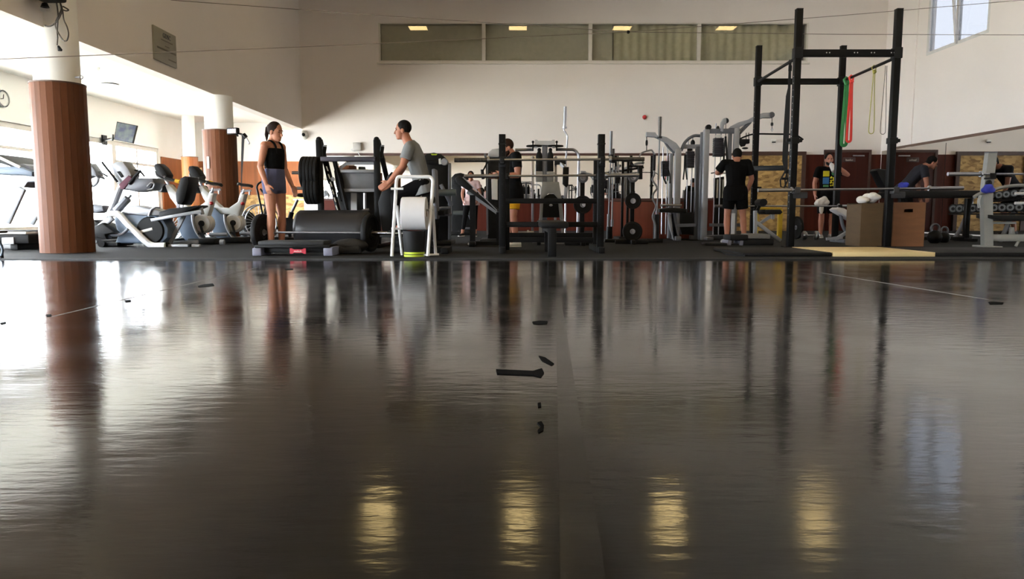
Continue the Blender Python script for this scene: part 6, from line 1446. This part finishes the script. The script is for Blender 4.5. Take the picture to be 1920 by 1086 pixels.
t = thing('dumbbell_rack', 'black two tier dumbbell rack with curved grey legs along the mirror', 'rack', tuple(V(at(1850, 445, 14.1).x + .1, 14.1, 0)))
for lst, th, dz in ((dr, .03, 9.4), (ur, .03, 8.6)):
    a, b = at(lst[0][0], lst[0][1], lst[0][2]), at(lst[-1][0], lst[-1][1], lst[-1][2])
    e = (b - a).normalized(); a = a - e * .2; b = b + e * .5; z = V(0, 0, dz * 14.2 / F + .016)
    for o_ in (.04, .24):
        m = MB(); m.bar(a + ax_ * o_ - z, b + ax_ * o_ - z, .05, .03, bevel=.005); m.build('tier_rail', black, t)
    a0 = a if lst is dr else a0
for px, Y, ym in ((1808, 15.1, 400), (1893, 13.2, 399)):
    m = MB(); f_ = at(px - 18, 450, Y); f_.z = .0
    m.tube(rnd([V(f_.x, Y, .02), at(px - 6, 428, Y), at(px, 412, Y), at(px + 4, ym, Y) + ax_ * .1], .15), .04); m.tube(rnd([at(px - 4, 420, Y), at(px + 4, 440, Y), V(at(px + 30, 448, Y).x, Y + .3, .04), V(at(px + 34, 448, Y).x, Y + .4, .02)], .2), .03); m.build('curved_leg', silver_dark, t)
    m = MB(); p0 = at(px + 4, ym, Y) + ax_ * .2; m.bar(p0, p0 + V(.05, .05, .32), .05, .06); m.build('tier_post', black, t)
# ---- grey bench press frame at the right edge
def press_bench(Y):
    t = thing('bench_press_frame', 'big grey bench press frame at the right edge with blue cloth on its post', 'rack', (at(1880, 465, Y).x, Y, 0))
    def q(x, y, d=0): return at(x, y, Y + d)
    gp = M('warm_silver_paint', (142, 142, 138), .42, .3, vary=.05)
    b0 = q(1850.5, 465); b0.z = 0
    m = MB(); m.loft([[c + V(sx * w, sy * .05, 0) for sx, sy in ((-1, -1), (1, -1), (1, 1), (-1, 1))] for c, w in ((b0, .068), (q(1849, 372), .072), (q(1851, 345), .07), (q(1858, 287), .066))]); m.build('upright_post', gp, t)
    m = MB(); m.box(q(1858, 287) + V(0, 0, .006), (.14, .11, .02), bevel=.006); m.build('post_cap', silver_dark, t)
    m = MB(); m.tube(rnd([q(1826, 370, -.05), q(1835, 364, -.05), q(1858, 358, -.05), q(1880, 351, -.05), q(1900, 348, -.05), q(1960, 347, -.05)], .15), .026); m.build('curved_rail', gp, t)
    m = MB(); m.tube(rnd([q(1838, 366, -.06), q(1834, 378, -.06), q(1836, 390, -.06)], .08), .02); m.build('bar_hook', gp, t)
    m = MB(); m.bar(q(1854, 418), q(1904, 418), .05, .035, bevel=.006); m.build('mid_rail', gp, t)
    m = MB(); m.bar(q(1854, 446, .02), q(1990, 446, .02), .09, .11, bevel=.02); m.build('lower_beam', gp, t)
    m = MB(); m.pxprism([(1895, 440), (1897, 427), (1902, 426), (1904, 440)], Y, .06, .006); m.build('seat_bracket', gp, t)
    m = MB(); m.pxprism([(1860, 403), (1990, 404), (1990, 414), (1880, 415), (1860, 409)], Y - .15, .4, .02); m.build('bench_pad', vinyl_black, t)
    m = MB(); p = q(1904, 468); p.z = .02; m.tube(rnd([p, q(1910, 452), q(1922, 440)], .1), .022); m.build('foot_brace', gp, t)
    m = MB(); p = q(1985, 465); m.bar(V(p.x, Y, 0), q(1985, 405), .1, .1, bevel=.01); m.box((b0.x, Y, .015), (.16, .5, .03), bevel=.008); m.box((p.x, Y, .015), (.16, .5, .03), bevel=.008); m.build('end_foot', gp, t)
    m = MB(); m.tube(PT(Y + .3, (1903, 363), (1985, 362)), .022); m.tube(PT(Y + .3, (1903, 381), (1985, 380)), .022); m.build('plate_horn', white_metal, t)
    m = MB(); m.bar(q(1985, 355, .3), V(q(1985, 355).x, Y + .3, .03), .09, .09); m.build('rear_post', gp, t)
    z = q(1850, 330); m = MB(); m.box(z + V(-.01, -.1, -.04), (.09, .16, .03), bevel=.006); m.box(z + V(-.01, -.17, 0), (.09, .02, .07), bevel=.005); m.build('bar_rest', black_matte, t)
press_bench(11.4)
barbell('barbell with bright left sleeve on the grey bench press frame', at(1777, 326.5, 11.27), at(2080, 326.5, 11.27), .5, .016, .03, steel)
towel('sports_cloth', 'dark blue cloth tied round the grey bench press post', at(1852, 362, 11.28) , .17, .16, .09, M('royal_blue_fabric', (44, 52, 150), .8, vary=.15))
o = MB().ell(at(1854, 343, 11.3), (.045, .04, .045)).build('clamp_knob', black_matte); tag(o, 'black knob on the grey bench press post above the blue cloth', 'knob')
# ---- chrome dumbbell on the floor behind the rig
c = at(1520, 433, 14.6); c.z = .085
t = thing('dumbbell', 'chrome dumbbell on the floor behind the front left rig post', 'dumbbell', (c.x, c.y, 0))
MB().tube([c - V(.1, 0, 0), c + V(.1, 0, 0)], .016).build('handle', chrome, t)
for s_ in (-1, 1): MB().disc(c + V(s_ * .12, 0, 0), .085, .08, (1, 0, 0), rim=.02).build('head', chrome, t)
plate('black plate leaning upright on the floor behind the rig barbell', (at(1494, 430, 14.9).x, 14.9, .23), .23, .05, (1, .15, 0))
# ================================================================== WIRES, TAPE AND MARKS
wire_m = M('dark_guy_wire', (128, 118, 106), .6)
J0 = at(1178, 60, 13.5)
for lbl, e in (('thin wire from the wire joint up to the upper left wall', atX(320, 0, XL) + (atX(320, 0, XL) - J0) * .05), ('thin wire passing low across the near column to the wire joint', V(*(J0 + (at(0, 110, 9.0) - J0) * 1.22))),
               ('thin wire from the joint up to the top right window', atX(1930, -1, XR - .02)), ('thin level wire from the joint to the right wall', atX(1940, 65.5, XR - .02))):
    o = MB().tube([J0, J0.lerp(e, .5) - V(0, 0, .015), e], .0055, 6).build('guy_wire', wire_m); tag(o, lbl, 'wire')
o = MB().ell(J0, (.03, .03, .03)).build('wire_joint', black); tag(o, 'small dark joint where the thin wires meet below the strip window', 'joint')
tape_m = M('black_tape', (9, 9, 9), .95, spec=.05)
zf = -.012
def scrap(label, pts, m_=tape_m, h=.002):
    ps = [gnd(x, y, zf) for x, y in pts]
    o = MB().prism([p + V(0, 0, .0005) for p in ps], (0, 0, h)).build('tape_scrap', m_); return tag(o, label, 'tape')
scrap('long black tape strip lying in the middle of the shiny floor', [(930, 694), (1000, 697), (1016, 692), (1020, 700), (1014, 708), (1000, 705), (932, 702)], h=.003)
scrap('short black tape bit in line with the bench rack', [(998, 604), (1012, 602), (1027, 603), (1026, 608), (1010, 609), (1000, 608)])
scrap('twisted dark tape scrap just beyond the long strip', [(1010, 668), (1022, 671), (1039, 683), (1034, 686), (1016, 677)])
scrap('tiny tape crumb nearer than the long strip', [(1008, 757), (1014, 756), (1015, 764), (1009, 765)])
scrap('small curled tape scrap nearest the camera', [(1007, 794), (1015, 791), (1020, 799), (1019, 808), (1010, 813), (1008, 808), (1014, 802)])
scrap('black tape bits on the left near the mat edge', [(371, 537), (380, 534), (399, 532), (402, 536), (388, 538), (373, 539)])
scrap('black tape bit far right below the grey bench', [(1853, 567), (1862, 566), (1882, 568), (1880, 571), (1856, 571)])
scrap('tiny dark tape bit at the left edge of the floor', [(0, 606), (11, 604), (12, 607), (2, 609)])
scrap('tiny tape bit on the left floor below the wooden column', [(86, 591), (96, 590), (97, 593), (88, 594)])
scrap('tiny tape bit below the treadmill bikes', [(234, 564), (245, 563), (246, 566), (236, 567)])
scrap('tiny tape bit in front of the step platform', [(534, 504), (549, 504), (550, 506), (536, 507)])
seam_m = vinyl_floor(); seam_m.name = 'vinyl_seam_strip'
for n_ in seam_m.node_tree.nodes:
    if n_.type == 'MAP_RANGE': n_.inputs[3].default_value = .15; n_.inputs[4].default_value = .24
o = MB().prism([gnd(1030, 1086, zf) + V(0, -.3, .0004), gnd(1082, 1086, zf) + V(.03, -.3, .0004), gnd(1052, 560, zf) + V(0, 0, .0004), gnd(1042, 560, zf) + V(0, 0, .0004)], (0, 0, .0015)).build('seam_tape', seam_m); tag(o, 'dark seam tape running away down the middle of the floor', 'tape')
scuff_m = M('pale_scuffed_tape', (120, 116, 112), .5, vary=.3, scale=(30, 30, 30))
for lbl, a, b, c, d in (('pale scuffed tape line on the left of the floor', (96, 594), (480, 502.4), (482, 502.4), (100, 594)), ('pale scuffed tape line on the right of the floor', (1540, 512), (1850, 562), (1855, 562), (1543, 512))):
    o = MB().prism([gnd(*p, zf) + V(0, 0, .0003) for p in (a, b, c, d)], (0, 0, .0008)).build('scuffed_tape', scuff_m); tag(o, lbl, 'tape')
